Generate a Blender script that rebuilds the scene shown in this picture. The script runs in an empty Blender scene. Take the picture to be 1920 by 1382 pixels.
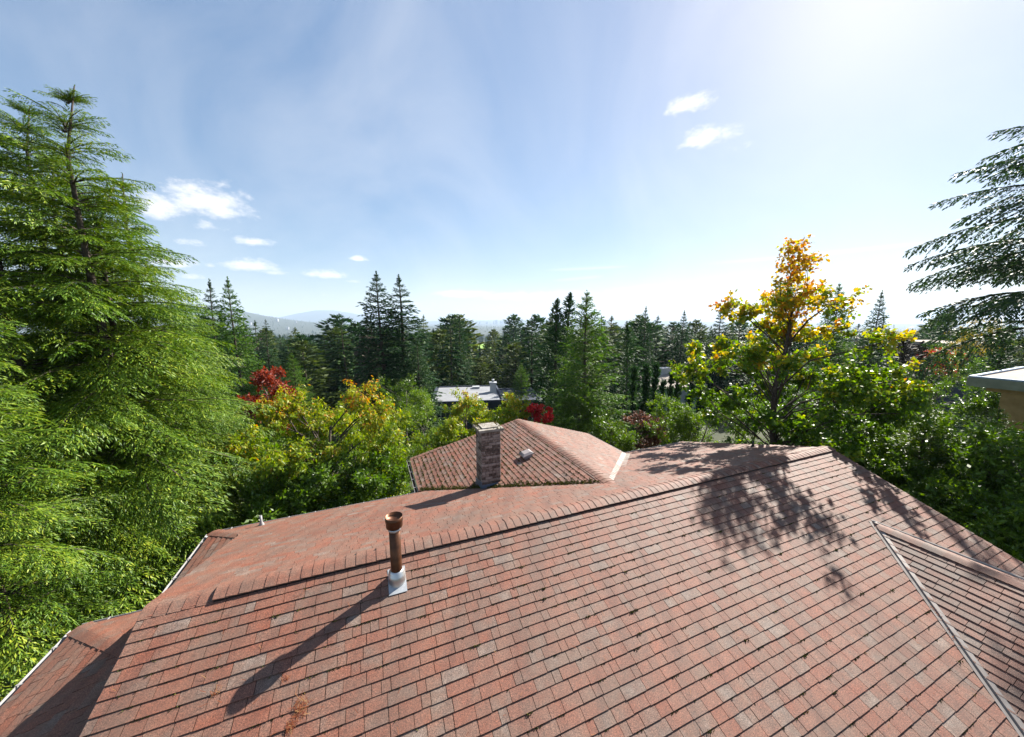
import bpy, math, random
import numpy as np
from mathutils import Vector, Matrix

R_ = math.radians
scene = bpy.context.scene
col = scene.collection
rnd = random.Random(7)
nrg = np.random.default_rng(11)

# ------------------------------------------------------------------ camera
CAM_Z = 10.7
F_PX = 650.0
PITCH = math.atan(93 / F_PX)
cam = bpy.data.cameras.new('camera')
cam.sensor_width = 36.0
cam.lens = 36.0 * F_PX / 1920.0
cam.clip_start = 0.1
cam.clip_end = 60000
camo = bpy.data.objects.new('camera', cam)
camo.location = (0, 0, CAM_Z)
camo.rotation_euler = (math.pi / 2 - PITCH, 0, 0)
col.objects.link(camo)
scene.camera = camo

# ------------------------------------------------------------------ light
SUN_EL, SUN_AZ = R_(35.2), R_(43.0)          # azimuth clockwise from +Y
EXPOSURE = 1.6
SKY_STRENGTH = 0.05
sun = bpy.data.lights.new('sun', 'SUN')
sun.energy = 5.0
sun.angle = R_(0.53)
sun.color = (1.0, 0.95, 0.86)
suno = bpy.data.objects.new('sun', sun)
sd = Vector((math.sin(SUN_AZ) * math.cos(SUN_EL), math.cos(SUN_AZ) * math.cos(SUN_EL), math.sin(SUN_EL)))
suno.rotation_euler = sd.to_track_quat('Z', 'Y').to_euler()
suno.location = sd * 100
col.objects.link(suno)

vs = scene.view_settings
vs.view_transform = 'Standard'
vs.look = 'None'
vs.exposure = EXPOSURE
vs.gamma = 1.0
vs.use_curve_mapping = False
scene.cycles.use_denoising = True
scene.cycles.max_bounces = 6
scene.cycles.transparent_max_bounces = 4
scene.cycles.volume_bounces = 0
scene.cycles.sample_clamp_indirect = 4.0

cp_, sp_ = math.cos(PITCH), math.sin(PITCH)


def ray(x, y):
    dx, dy = x - 960, 691 - y
    return Vector((dx, F_PX * cp_ + dy * sp_, dy * cp_ - F_PX * sp_))


def at(x, y, Y):
    r = ray(x, y)
    r = r * (Y / r.y)
    return Vector((r.x, r.y, r.z + CAM_Z))


# ------------------------------------------------------------------ node helpers
def new_mat(name):
    m = bpy.data.materials.new(name)
    m.use_nodes = True
    nt = m.node_tree
    for n in list(nt.nodes):
        nt.nodes.remove(n)
    return m, nt


class NT:
    def __init__(s, nt):
        s.nt = nt

    def n(s, typ, **kw):
        nd = s.nt.nodes.new(typ)
        for k, v in kw.items():
            if k.startswith('i_'):
                key = k[2:]
                nd.inputs[int(key) if key.isdigit() else key.replace('_', ' ')].default_value = v
            else:
                setattr(nd, k, v)
        return nd

    def l(s, a, b):
        s.nt.links.new(a, b)

    def math(s, op, a, b=None, c=None):
        nd = s.nt.nodes.new('ShaderNodeMath')
        nd.operation = op
        for i, v in enumerate((a, b, c)):
            if v is None:
                continue
            if isinstance(v, (int, float)):
                nd.inputs[i].default_value = v
            else:
                s.l(v, nd.inputs[i])
        return nd.outputs[0]


def ramp(nd, stops):
    cr = nd.color_ramp
    while len(cr.elements) > 1:
        cr.elements.remove(cr.elements[-1])
    cr.elements[0].position = stops[0][0]
    cr.elements[0].color = (*stops[0][1], 1)
    for p, c in stops[1:]:
        e = cr.elements.new(p)
        e.color = (*c, 1)


def mat_plain(name, c1, c2, scale=3.0, rough=0.8, bump=0.0, bscale=40.0, metallic=0.0, spec=0.3, detail=6):
    """two colours mixed by noise + fine bump"""
    m, nt = new_mat(name)
    g = NT(nt)
    out = g.n('ShaderNodeOutputMaterial')
    b = g.n('ShaderNodeBsdfPrincipled', i_Roughness=rough, i_Metallic=metallic)
    b.inputs['Specular IOR Level'].default_value = spec
    tc = g.n('ShaderNodeTexCoord')
    no = g.n('ShaderNodeTexNoise', i_Scale=scale, i_Detail=detail)
    g.l(tc.outputs['Object'], no.inputs['Vector'])
    r = g.n('ShaderNodeValToRGB')
    ramp(r, [(0.3, c1), (0.7, c2)])
    g.l(no.outputs[0], r.inputs[0])
    g.l(r.outputs[0], b.inputs['Base Color'])
    if bump:
        n2 = g.n('ShaderNodeTexNoise', i_Scale=bscale, i_Detail=3.0)
        g.l(tc.outputs['Object'], n2.inputs['Vector'])
        bp = g.n('ShaderNodeBump', i_Strength=bump, i_Distance=0.02)
        g.l(n2.outputs[0], bp.inputs['Height'])
        g.l(bp.outputs[0], b.inputs['Normal'])
    g.l(b.outputs[0], out.inputs[0])
    return m


def mat_leaf(name, stops, trans=0.35, rough=0.5, spec=0.25, noise=0.12):
    """foliage: colour ramp by per-leaf 'tint' attribute, light passes through"""
    m, nt = new_mat(name)
    g = NT(nt)
    out = g.n('ShaderNodeOutputMaterial')
    a = g.n('ShaderNodeAttribute', attribute_name='tint')
    oi = g.n('ShaderNodeObjectInfo')
    k = g.math('MULTIPLY_ADD', oi.outputs['Random'], noise, -noise / 2)
    t = g.math('ADD', a.outputs['Fac'], k)
    r = g.n('ShaderNodeValToRGB')
    ramp(r, stops)
    g.l(t, r.inputs[0])
    b = g.n('ShaderNodeBsdfPrincipled', i_Roughness=rough)
    b.inputs['Specular IOR Level'].default_value = spec
    g.l(r.outputs[0], b.inputs['Base Color'])
    tr = g.n('ShaderNodeBsdfTranslucent')
    hs = g.n('ShaderNodeHueSaturation', i_Saturation=1.15, i_Value=1.25)
    g.l(r.outputs[0], hs.inputs['Color'])
    g.l(hs.outputs[0], tr.inputs['Color'])
    mx = g.n('ShaderNodeMixShader', i_Fac=trans)
    g.l(b.outputs[0], mx.inputs[1])
    g.l(tr.outputs[0], mx.inputs[2])
    g.l(mx.outputs[0], out.inputs[0])
    return m


# ------------------------------------------------------------------ world: sky + clouds by direction
w = bpy.data.worlds.new('World')
scene.world = w
w.use_nodes = True
wn = w.node_tree
for n in list(wn.nodes):
    wn.nodes.remove(n)
g = NT(wn)
wout = g.n('ShaderNodeOutputWorld')
sky = g.n('ShaderNodeTexSky', sky_type='NISHITA', sun_disc=False, sun_elevation=SUN_EL, sun_rotation=SUN_AZ,
          altitude=150, air_density=1.0, dust_density=0.42, ozone_density=2.0)
tc = g.n('ShaderNodeTexCoord')
sep = g.n('ShaderNodeSeparateXYZ')
g.l(tc.outputs['Generated'], sep.inputs[0])
az = g.math('ARCTAN2', sep.outputs[0], sep.outputs[1])
el = g.math('ARCSINE', sep.outputs[2])
nz = g.n('ShaderNodeTexNoise', i_Scale=30.0, i_Detail=10.0, i_Roughness=0.64)
mp = g.n('ShaderNodeMapping')
mp.inputs['Scale'].default_value = (1, 1, 1.9)
g.l(tc.outputs['Generated'], mp.inputs[0])
g.l(mp.outputs[0], nz.inputs['Vector'])


def azel(x, y):
    r = ray(x, y)
    return math.atan2(r.x, r.y), math.atan2(r.z, math.hypot(r.x, r.y))


# centre px, half sizes px, opacity
CLOUDS = [(395, 385, 86, 44, 1.05), (290, 390, 72, 42, .85), (385, 425, 70, 16, .55), (475, 455, 46, 11, .9), (355, 457, 36, 10, .7),
          (320, 494, 52, 15, .95), (358, 520, 28, 8, .7), (466, 500, 54, 16, 1.0), (516, 512, 34, 7, .6), (606, 515, 52, 11, .9),
          (672, 486, 22, 7, .9), (608, 553, 20, 6, .6), (664, 528, 22, 5, .5), (395, 498, 14, 7, .6),
          (1294, 200, 46, 24, 1.0), (1322, 262, 60, 24, 1.0), (1400, 272, 60, 20, .35),
          (870, 553, 56, 10, 1.1), (960, 557, 96, 11, 1.0), (1060, 556, 80, 11, 1.0), (1215, 554, 86, 17, 1.2), (1130, 560, 66, 11, .9),
          (1700, 562, 110, 10, .45), (1560, 565, 90, 10, .5), (760, 570, 80, 6, .4)]
dens = None
shade = None
for (x, y, a, b, op) in CLOUDS:
    c = azel(x, y)
    sa = abs(azel(x + a, y)[0] - azel(x - a, y)[0]) / 2
    se = abs(azel(x, y + b)[1] - azel(x, y - b)[1]) / 2
    da = g.math('DIVIDE', g.math('SUBTRACT', az, c[0]), sa)
    de = g.math('DIVIDE', g.math('SUBTRACT', el, c[1]), se)
    # flat base: lower half falls off faster
    neg = g.math('MULTIPLY', g.math('MINIMUM', de, 0.0), 0.7)
    de2 = g.math('ADD', de, neg)
    q = g.math('ADD', g.math('MULTIPLY', da, da), g.math('MULTIPLY', de2, de2))
    gs = g.math('MULTIPLY', g.math('EXPONENT', g.math('MULTIPLY', q, -0.9)), op)
    dens = gs if dens is None else g.math('MAXIMUM', dens, gs)
    sh = g.math('MULTIPLY', gs, g.math('MAXIMUM', g.math('MULTIPLY', de, -0.5), 0.0))
    shade = sh if shade is None else g.math('MAXIMUM', shade, sh)
cl = g.math('MULTIPLY_ADD', g.math('SUBTRACT', nz.outputs[0], 0.5), 1.9, dens)
cl = g.math('MULTIPLY', cl, g.math('MINIMUM', g.math('MULTIPLY', dens, 3.0), 1.0))
sm = g.n('ShaderNodeMapRange', interpolation_type='SMOOTHSTEP')
sm.inputs[1].default_value = 0.18
sm.inputs[2].default_value = 1.15
sm.inputs[4].default_value = 0.92
g.l(cl, sm.inputs[0])
# condensation trails: straight thin streaks
trail = None
for (x0, y0, x1, y1, wpx, op) in [(1290, 497, 1760, 452, 3.0, .5), (1010, 507, 1180, 499, 2.5, .3), (1030, 527, 1130, 518, 2.5, .3),
                                  (1290, 532, 1430, 514, 5.0, .45)]:
    a0, a1 = azel(x0, y0), azel(x1, y1)
    ln = math.hypot(a1[0] - a0[0], a1[1] - a0[1])
    tx, ty = (a1[0] - a0[0]) / ln, (a1[1] - a0[1]) / ln
    wd = abs(azel(x0, y0 + wpx)[1] - a0[1])
    ddx, ddy = g.math('SUBTRACT', az, a0[0]), g.math('SUBTRACT', el, a0[1])
    along = g.math('DIVIDE', g.math('ADD', g.math('MULTIPLY', ddx, tx), g.math('MULTIPLY', ddy, ty)), ln)
    acr = g.math('DIVIDE', g.math('SUBTRACT', g.math('MULTIPLY', ddx, -ty), g.math('MULTIPLY', ddy, -tx)), wd)
    e = g.math('EXPONENT', g.math('MULTIPLY', g.math('MULTIPLY', acr, acr), -1.0))
    m1 = g.n('ShaderNodeMapRange', interpolation_type='SMOOTHSTEP')
    m1.inputs[1].default_value = -0.02
    m1.inputs[2].default_value = 0.35
    g.l(along, m1.inputs[0])
    m2 = g.n('ShaderNodeMapRange', interpolation_type='SMOOTHSTEP')
    m2.inputs[1].default_value = 1.1
    m2.inputs[2].default_value = 0.8
    g.l(along, m2.inputs[0])
    v = g.math('MULTIPLY', g.math('MULTIPLY', e, op), g.math('MULTIPLY', m1.outputs[0], m2.outputs[0]))
    trail = v if trail is None else g.math('MAXIMUM', trail, v)
# thin high veil over the whole sky
nv = g.n('ShaderNodeTexNoise', i_Scale=2.2, i_Detail=8.0, i_Roughness=0.58, i_Distortion=0.8)
g.l(tc.outputs['Generated'], nv.inputs['Vector'])
mv = g.n('ShaderNodeMapRange')
mv.inputs[1].default_value = 0.4
mv.inputs[2].default_value = 0.8
mv.inputs[4].default_value = 0.26
g.l(nv.outputs[0], mv.inputs[0])
fac = g.math('MAXIMUM', g.math('MAXIMUM', sm.outputs[0], trail), mv.outputs[0])
ccol = g.n('ShaderNodeMixRGB')
ccol.inputs[1].default_value = (8.2, 8.1, 8.1, 1)
ccol.inputs[2].default_value = (5.0, 5.3, 6.0, 1)
g.l(g.math('MINIMUM', shade, 1.0), ccol.inputs[0])
gm_ = g.n('ShaderNodeGamma', i_Gamma=0.6)          # photographic sky: softer spread between the sun side and the far side
g.l(sky.outputs[0], gm_.inputs[0])
hs_ = g.n('ShaderNodeHueSaturation', i_Saturation=1.3, i_Value=2.0)
tn_ = g.n('ShaderNodeMixRGB', blend_type='MULTIPLY', i_Fac=1.0)
tn_.inputs[2].default_value = (0.95, 0.945, 0.97, 1)
g.l(gm_.outputs[0], tn_.inputs[1])
g.l(tn_.outputs[0], hs_.inputs['Color'])
mix = g.n('ShaderNodeMixRGB')
g.l(fac, mix.inputs[0])
g.l(hs_.outputs[0], mix.inputs[1])
g.l(ccol.outputs[0], mix.inputs[2])
bg = g.n('ShaderNodeBackground', i_Strength=SKY_STRENGTH)
g.l(mix.outputs[0], bg.inputs[0])
g.l(bg.outputs[0], wout.inputs[0])


# ------------------------------------------------------------------ object helpers
def tag(o, label=None, cat=None, group=None, kind=None):
    if label:
        o['label'] = label
    if cat:
        o['category'] = cat
    if group:
        o['group'] = group
    if kind:
        o['kind'] = kind
    return o


def empty(name, loc=(0, 0, 0), rz=0.0):
    o = bpy.data.objects.new(name, None)
    o.location = loc
    o.rotation_euler = (0, 0, rz)
    o.empty_display_size = 0.3
    col.objects.link(o)
    return o


def link(name, me, parent=None, loc=None, mat=None):
    o = bpy.data.objects.new(name, me)
    if loc is not None:
        o.location = loc
    if parent is not None:
        o.parent = parent
    if mat is not None and not me.materials:
        me.materials.append(mat)
    col.objects.link(o)
    return o


def mesh_poly(name, verts, faces, smooth=False):
    me = bpy.data.meshes.new(name)
    me.from_pydata([tuple(v) for v in verts], [], faces)
    if smooth:
        me.polygons.foreach_set('use_smooth', [True] * len(me.polygons))
    me.update()
    return me


def mesh_quads(name, V, tint=None):
    """V (N,4,3) array -> mesh of separate quads with a 'tint' attribute"""
    n = len(V)
    me = bpy.data.meshes.new(name)
    me.vertices.add(n * 4)
    me.vertices.foreach_set('co', np.ascontiguousarray(V, dtype=np.float32).ravel())
    me.loops.add(n * 4)
    me.loops.foreach_set('vertex_index', np.arange(n * 4, dtype=np.int32))
    me.polygons.add(n)
    me.polygons.foreach_set('loop_start', np.arange(0, n * 4, 4, dtype=np.int32))
    if tint is not None:
        at_ = me.attributes.new('tint', 'FLOAT', 'POINT')
        at_.data.foreach_set('value', np.repeat(np.asarray(tint, dtype=np.float32), 4))
    me.update(calc_edges=True)
    return me


class MB:
    """collects solid pieces into one mesh"""

    def __init__(s):
        s.v, s.f, s.t = [], [], []

    def add(s, verts, faces, tint=0.5):
        o = len(s.v)
        s.v += [tuple(v) for v in verts]
        s.f += [[i + o for i in f] for f in faces]
        s.t += [tint] * len(verts)

    def box(s, a, b, tint=0.5):
        (x0, y0, z0), (x1, y1, z1) = a, b
        s.add([(x0, y0, z0), (x1, y0, z0), (x1, y1, z0), (x0, y1, z0), (x0, y0, z1), (x1, y0, z1), (x1, y1, z1), (x0, y1, z1)],
              [(0, 3, 2, 1), (4, 5, 6, 7), (0, 1, 5, 4), (1, 2, 6, 5), (2, 3, 7, 6), (3, 0, 4, 7)], tint)

    def prism(s, poly, d, tint=0.5):
        """3D polygon extruded by vector d"""
        n = len(poly)
        d = Vector(d)
        v = [Vector(p) for p in poly] + [Vector(p) + d for p in poly]
        f = [list(range(n))[::-1], list(range(n, 2 * n))]
        for i in range(n):
            j = (i + 1) % n
            f.append([i, j, n + j, n + i])
        s.add(v, f, tint)

    def tube(s, pts, rad, sides=6, cap=True, tint=0.5):
        pts = [Vector(p) for p in pts]
        rings = []
        for i, p in enumerate(pts):
            d = (pts[min(i + 1, len(pts) - 1)] - pts[max(i - 1, 0)]).normalized()
            ref = Vector((0, 0, 1)) if abs(d.z) < 0.9 else Vector((1, 0, 0))
            a = d.cross(ref).normalized()
            b = d.cross(a)
            r = rad[i] if hasattr(rad, '__len__') else rad
            rings.append([p + (a * math.cos(k * 2 * math.pi / sides) + b * math.sin(k * 2 * math.pi / sides)) * r for k in range(sides)])
        v = [q for r in rings for q in r]
        f = []
        for i in range(len(rings) - 1):
            for k in range(sides):
                k2 = (k + 1) % sides
                f.append([i * sides + k, i * sides + k2, (i + 1) * sides + k2, (i + 1) * sides + k])
        if cap:
            f.append(list(range(sides))[::-1])
            f.append([(len(rings) - 1) * sides + k for k in range(sides)])
        s.add(v, f, tint)

    def lathe(s, c, prof, n=24, tint=0.5):
        """profile (r,z) list turned about a vertical axis at c"""
        v, f = [], []
        for (r, z) in prof:
            for k in range(n):
                a = k * 2 * math.pi / n
                v.append((c[0] + r * math.cos(a), c[1] + r * math.sin(a), c[2] + z))
        for i in range(len(prof) - 1):
            for k in range(n):
                k2 = (k + 1) % n
                f.append([i * n + k, i * n + k2, (i + 1) * n + k2, (i + 1) * n + k])
        s.add(v, f, tint)

    def mesh(s, name, smooth=False):
        me = mesh_poly(name, s.v, s.f, smooth)
        a = me.attributes.new('tint', 'FLOAT', 'POINT')
        a.data.foreach_set('value', s.t)
        return me

    def build(s, name, mat, parent=None, smooth=False, loc=None):
        return link(name, s.mesh(name, smooth), parent, loc, mat)


def copy_tree(o, parent=None):
    c = o.copy()
    col.objects.link(c)
    c.parent = parent
    for ch in list(o.children):
        copy_tree(ch, c)
    return c


# ------------------------------------------------------------------ terrain
PQ = [-50000, -60, 0, 18, 40, 100, 200, 400, 600, 1000, 2000, 3500, 60000]
PZ = [16., 6., .2, 0, -4.0, -13.5, -22.5, -31.5, -37, -55, -100, -130, -140.]


def terrain_z(x, y):
    x = np.asarray(x, dtype=float)
    y = np.asarray(y, dtype=float)
    q = np.where(y > 0, np.sqrt(y * y + 0.25 * x * x), y)
    z = np.interp(q, PQ, PZ)
    near = np.exp(-(x * x + y * y) / (2 * 60.0 ** 2))
    z = z + np.clip(x - 9, 0, 40) * 0.14 * near
    h = 300 * np.exp(np.minimum((-3850 - x) / 800, 0.0)) + 25 * np.tanh(np.maximum(-3850 - x, 0) / 900)
    z = z + (h + 30) * np.exp(-((y - 4400) / 1300) ** 2) * np.clip((y - 1500) / 1500, 0, 1) * (x < 2500)
    z = z + 430 * np.exp(-((x + 5900) / 1500) ** 2 - ((y - 11200) / 1200) ** 2)
    z = z + 120 * np.exp(-((x - 1500) / 6000) ** 2 - ((y - 12500) / 900) ** 2)
    # gentle undulation far away
    z = z + np.where(q > 300, 4 * np.sin(x / 180.0 + 1.3) * np.sin(y / 230.0), 0)
    return z


def tz(x, y):
    return float(terrain_z(x, y))


M_ground = mat_plain('forest_floor', (0.018, 0.028, 0.010), (0.05, 0.055, 0.02), scale=0.15, rough=0.95, bump=0.4, bscale=3)
rr = np.concatenate([[0], np.geomspace(3, 15000, 110)])
na = 160
aa = np.arange(na) * 2 * math.pi / na
gx = (rr[:, None] * np.sin(aa)[None]).ravel()
gy = (rr[:, None] * np.cos(aa)[None]).ravel()
gzv = terrain_z(gx, gy)
fs = []
for i in range(len(rr) - 1):
    for k in range(na):
        k2 = (k + 1) % na
        fs.append((i * na + k, i * na + k2, (i + 1) * na + k2, (i + 1) * na + k))
gm = mesh_poly('ground', np.stack([gx, gy, gzv], 1).tolist(), fs, True)
tag(link('ground', gm, mat=M_ground), kind='structure')

M_field = mat_plain('mown_grass', (0.16, 0.30, 0.03), (0.22, 0.36, 0.05), scale=0.05, rough=0.9)
fp = []
FN = 10
for j in range(FN + 1):
    for i in range(FN + 1):
        y = 470 + 330 * j / FN
        x = (-0.135 + 0.075 * i / FN) * y + 8 * math.sin(j * 1.7)
        fp.append((x, y, tz(x, y) + 1.0))
ff = [(j * (FN + 1) + i, j * (FN + 1) + i + 1, (j + 1) * (FN + 1) + i + 1, (j + 1) * (FN + 1) + i) for j in range(FN) for i in range(FN)]
tag(link('field', mesh_poly('field', fp, ff, True), mat=M_field), kind='structure')

# ------------------------------------------------------------------ the house
RIDGE = CAM_Z - 3.8            # ridge height above the ground
rr0 = ray(270, 1140)
HP = Vector((rr0.x, rr0.y, 0)) * (3.8 / -rr0.z)
house = empty('house', (HP.x, HP.y, 0), R_(22))
tag(house, 'house with weathered red-brown shingle roofs, brick chimney and metal vent pipe', 'house')


def W(u, v, wz):
    """ridge-based (u, v, w) -> house local"""
    return Vector((u, v, wz + RIDGE))


HMW = Matrix.Translation((HP.x, HP.y, 0)) @ Matrix.Rotation(R_(22), 4, 'Z')

# shingle material: granules, per tab tint
M_sh, nt = new_mat('asphalt_shingle')
g = NT(nt)
o_ = g.n('ShaderNodeOutputMaterial')
b_ = g.n('ShaderNodeBsdfPrincipled', i_Roughness=0.7)
b_.inputs['Specular IOR Level'].default_value = 0.36
at_ = g.n('ShaderNodeAttribute', attribute_name='tint')
tc = g.n('ShaderNodeTexCoord')
geo = g.n('ShaderNodeNewGeometry')
n1 = g.n('ShaderNodeTexNoise', i_Scale=85.0, i_Detail=4.0, i_Roughness=0.7)
n2 = g.n('ShaderNodeTexNoise', i_Scale=1.1, i_Detail=6.0, i_Roughness=0.65)
n3 = g.n('ShaderNodeTexNoise', i_Scale=5.5, i_Detail=5.0)
for n_ in (n1, n2, n3):
    g.l(geo.outputs['Position'], n_.inputs['Vector'])
r1 = g.n('ShaderNodeValToRGB')
ramp(r1, [(0.0, (0.175, 0.060, 0.035)), (0.3, (0.175, 0.074, 0.048)), (0.55, (0.160, 0.083, 0.058)), (0.78, (0.152, 0.098, 0.075)), (1.0, (0.19, 0.144, 0.118))])
t_ = g.math('MULTIPLY_ADD', n3.outputs[0], 0.95, g.math('MULTIPLY_ADD', at_.outputs['Fac'], 0.68, -0.33))
g.l(t_, r1.inputs[0])
gr = g.n('ShaderNodeValToRGB')
ramp(gr, [(0.30, (0.30, 0.30, 0.32)), (0.5, (0.92, 0.92, 0.92)), (0.70, (2.1, 2.0, 1.95))])
g.l(n1.outputs[0], gr.inputs[0])
mu = g.n('ShaderNodeMixRGB', blend_type='MULTIPLY', i_Fac=1.0)
g.l(r1.outputs[0], mu.inputs[1])
g.l(gr.outputs[0], mu.inputs[2])
# weathering: grey-brown drift in large patches
st = g.n('ShaderNodeMixRGB', i_Fac=0.5)
mr = g.n('ShaderNodeMapRange')
mr.inputs[1].default_value = 0.42
mr.inputs[2].default_value = 0.75
mr.inputs[4].default_value = 0.6
g.l(n2.outputs[0], mr.inputs[0])
g.l(mr.outputs[0], st.inputs[0])
g.l(mu.outputs[0], st.inputs[1])
st.inputs[2].default_value = (0.115, 0.076, 0.057, 1)
# water streaks running down the slopes
mpv = g.n('ShaderNodeMapping')
mpv.inputs['Rotation'].default_value = (0, 0, R_(-22))
mpv.inputs['Scale'].default_value = (4.5, .45, .45)
g.l(geo.outputs['Position'], mpv.inputs[0])
n4 = g.n('ShaderNodeTexNoise', i_Scale=1.0, i_Detail=6.0, i_Roughness=0.6)
g.l(mpv.outputs[0], n4.inputs['Vector'])
r4 = g.n('ShaderNodeValToRGB')
ramp(r4, [(0.32, (0.76, 0.76, 0.78)), (0.55, (1.0, 1.0, 1.0)), (0.75, (1.14, 1.12, 1.08))])
g.l(n4.outputs[0], r4.inputs[0])
mu2 = g.n('ShaderNodeMixRGB', blend_type='MULTIPLY', i_Fac=1.0)
g.l(st.outputs[0], mu2.inputs[1])
g.l(r4.outputs[0], mu2.inputs[2])
g.l(mu2.outputs[0], b_.inputs['Base Color'])
bp = g.n('ShaderNodeBump', i_Strength=0.55, i_Distance=0.004)
g.l(n1.outputs[0], bp.inputs['Height'])
g.l(bp.outputs[0], b_.inputs['Normal'])
g.l(b_.outputs[0], o_.inputs[0])

M_felt = mat_plain('underlay', (0.012, 0.011, 0.010), (0.025, 0.02, 0.018), rough=0.95)
M_vent = mat_plain('ridge_vent_plastic', (0.008, 0.008, 0.009), (0.014, 0.013, 0.013), rough=0.5)
M_gut = mat_plain('gutter_metal', (0.26, 0.245, 0.24), (0.34, 0.33, 0.33), scale=6, rough=0.45, spec=0.5)
M_gutin = mat_plain('gutter_debris', (0.02, 0.017, 0.012), (0.05, 0.035, 0.02), scale=9, rough=0.95)
M_wall = mat_plain('cedar_siding', (0.16, 0.10, 0.06), (0.24, 0.16, 0.10), scale=2.5, rough=0.85, bump=0.2)
M_fascia = mat_plain('fascia_paint', (0.14, 0.10, 0.08), (0.2, 0.15, 0.12), rough=0.7)

SHW = [0.11, 0.19, 0.26, 0.34]
EXPO = 0.143


def clip_row(poly, s):
    """extent of a convex polygon (a,s) at height s"""
    xs = []
    n = len(poly)
    for i in range(n):
        (a0, s0), (a1, s1) = poly[i], poly[(i + 1) % n]
        if abs(s1 - s0) < 1e-9:
            continue
        if min(s0, s1) - 1e-6 <= s <= max(s0, s1) + 1e-6:
            xs.append(a0 + (a1 - a0) * (s - s0) / (s1 - s0))
    return (min(xs), max(xs)) if len(xs) >= 2 else None


def shingle_tabs(poly, seed, s_lo=None, s_hi=None):
    r = random.Random(seed)
    s0 = min(p[1] for p in poly) if s_lo is None else s_lo
    s1 = max(p[1] for p in poly) if s_hi is None else s_hi
    tabs = []
    k = 0
    s = s0
    while s < s1 - 0.01:
        sb, st_ = s, min(s + EXPO, s1)
        e0, e1 = clip_row(poly, sb + 1e-4), clip_row(poly, st_ - 1e-4)
        if e0 and e1:
            lo, hi = min(e0[0], e1[0]), max(e0[1], e1[1])
            a = lo - r.random() * 0.3
            while a < hi:
                wd = r.choice([0.11, 0.19, 0.19, 0.26, 0.26, 0.26, 0.34, 0.34])
                tabs.append((k, sb, st_, a, a + wd, e0, e1, min(max(r.gauss(0.42, 0.3), 0), 1), wd))
                a += wd
        s += EXPO
        k += 1
    return tabs


def tab_geo(sb, st_, al, ar, e0, e1, r, gap=0.0035, lift=0.0155):
    """corner coords (a, s, n) of a tab: butt edge proud of the course below"""
    l0, r0 = max(al + gap, e0[0]), min(ar - gap, e0[1])
    l1, r1_ = max(al + gap, e1[0]), min(ar - gap, e1[1])
    if r0 - l0 < 0.012 and r1_ - l1 < 0.012:
        return None
    r0, r1_ = max(r0, l0 + .003), max(r1_, l1 + .003)
    j = r.uniform(-.003, .003)
    z = lift + r.uniform(-.002, .0035)
    v = [(l0, sb + j, 0.0), (r0, sb + j + r.uniform(-.0015, .0015), 0.0), (r0, sb + j, z), (l0, sb + j, z), (l1, st_ + .012, 0.0), (r1_, st_ + .012, 0.0),
         (r1_, st_ + .012, 0.003), (l1, st_ + .012, 0.003)]
    f = [(0, 1, 2, 3), (3, 2, 6, 7), (0, 3, 7, 4), (1, 5, 6, 2)]
    return v, f


def slope(name, O, ea, es, poly, seed, parent, thick=0.12, tabs=True, s_start=0.0):
    """roof slope: deck slab + shingles.  poly in (a, s): a along the eave, s up the slope"""
    O, ea, es = Vector(O), Vector(ea).normalized(), Vector(es).normalized()
    n = ea.cross(es).normalized()
    if n.z < 0:
        n = -n
    mb = MB()
    mb.prism([O + ea * a + es * s for a, s in poly], n * -thick)
    deck = mb.build(name, M_felt, parent)
    if not tabs:
        return deck, None
    return deck, (O, ea, es, n, shingle_tabs(poly, seed))


def tabs_mesh(frame, tabs, seed):
    O, ea, es, n = frame
    r = random.Random(seed)
    V, F, T = [], [], []
    for t in tabs:
        gg = tab_geo(*t[1:7], r)
        if not gg:
            continue
        v, f = gg
        o = len(V)
        V += [tuple(O + ea * a + es * s + n * (z + .002)) for a, s, z in v]
        F += [[i + o for i in q] for q in f]
        T += [t[7]] * 8
    me = mesh_poly('shingles', V, F)
    a_ = me.attributes.new('tint', 'FLOAT', 'POINT')
    a_.data.foreach_set('value', T)
    return me


SN = math.tan(R_(20.6))        # near slope
SF = 0.305                     # far slope
U1 = 15.5
EV = -6.3
cn = math.cos(R_(20.6))
Ln = -EV / cn
# near slope: a = u, s from eave
near_poly = [(0, 0), (U1, 0), (U1, Ln - 0.10), (0, Ln - 0.10)]
deck_n, info = slope('roof_slope', W(0, EV, EV * SN), (1, 0, 0), (0, cn, math.sin(R_(20.6))), near_poly, 3, house)
O, ea, es, nn, tabs = info
# leave out tabs under the cross gable on the right
PK = (13.22, -1.97)            # its ridge meets the slope here


def under_gable(a, s):
    u, v = a, EV + s * cn
    if v > PK[1]:
        return False
    k = (PK[1] - v) * 2.43 / 2.63
    return (PK[0] - k + .05) < u < (PK[0] + k - .05)


tabs = [t for t in tabs if not under_gable((t[3] + t[4]) / 2, t[2])]
# rank by projected size
rank = []
for i, t in enumerate(tabs):
    c = O + ea * ((t[3] + t[4]) / 2) + es * ((t[1] + t[2]) / 2)
    p = HMW @ c - Vector((0, 0, CAM_Z))
    d = p.y * cp_ - p.z * sp_
    if d < 0.3:
        continue
    X, Y = 960 + F_PX * p.x / d, 691 - F_PX * (p.z * cp_ + p.y * sp_) / d
    if 0 < X < 1920 and 0 < Y < 1382 and t[3] > 0.0 and t[4] < U1 and abs(t[2] - t[1] - EXPO) < 1e-6:
        rank.append((t[8] / (d * d) * abs(p.dot(HMW.to_3x3() @ nn)) / d, i))
rank.sort(reverse=True)
single = set(i for _, i in rank[:300])
link('shingle_field', tabs_mesh((O, ea, es, nn), [t for i, t in enumerate(tabs) if i not in single], 5), deck_n, mat=M_sh)['kind'] = 'stuff'
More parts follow.
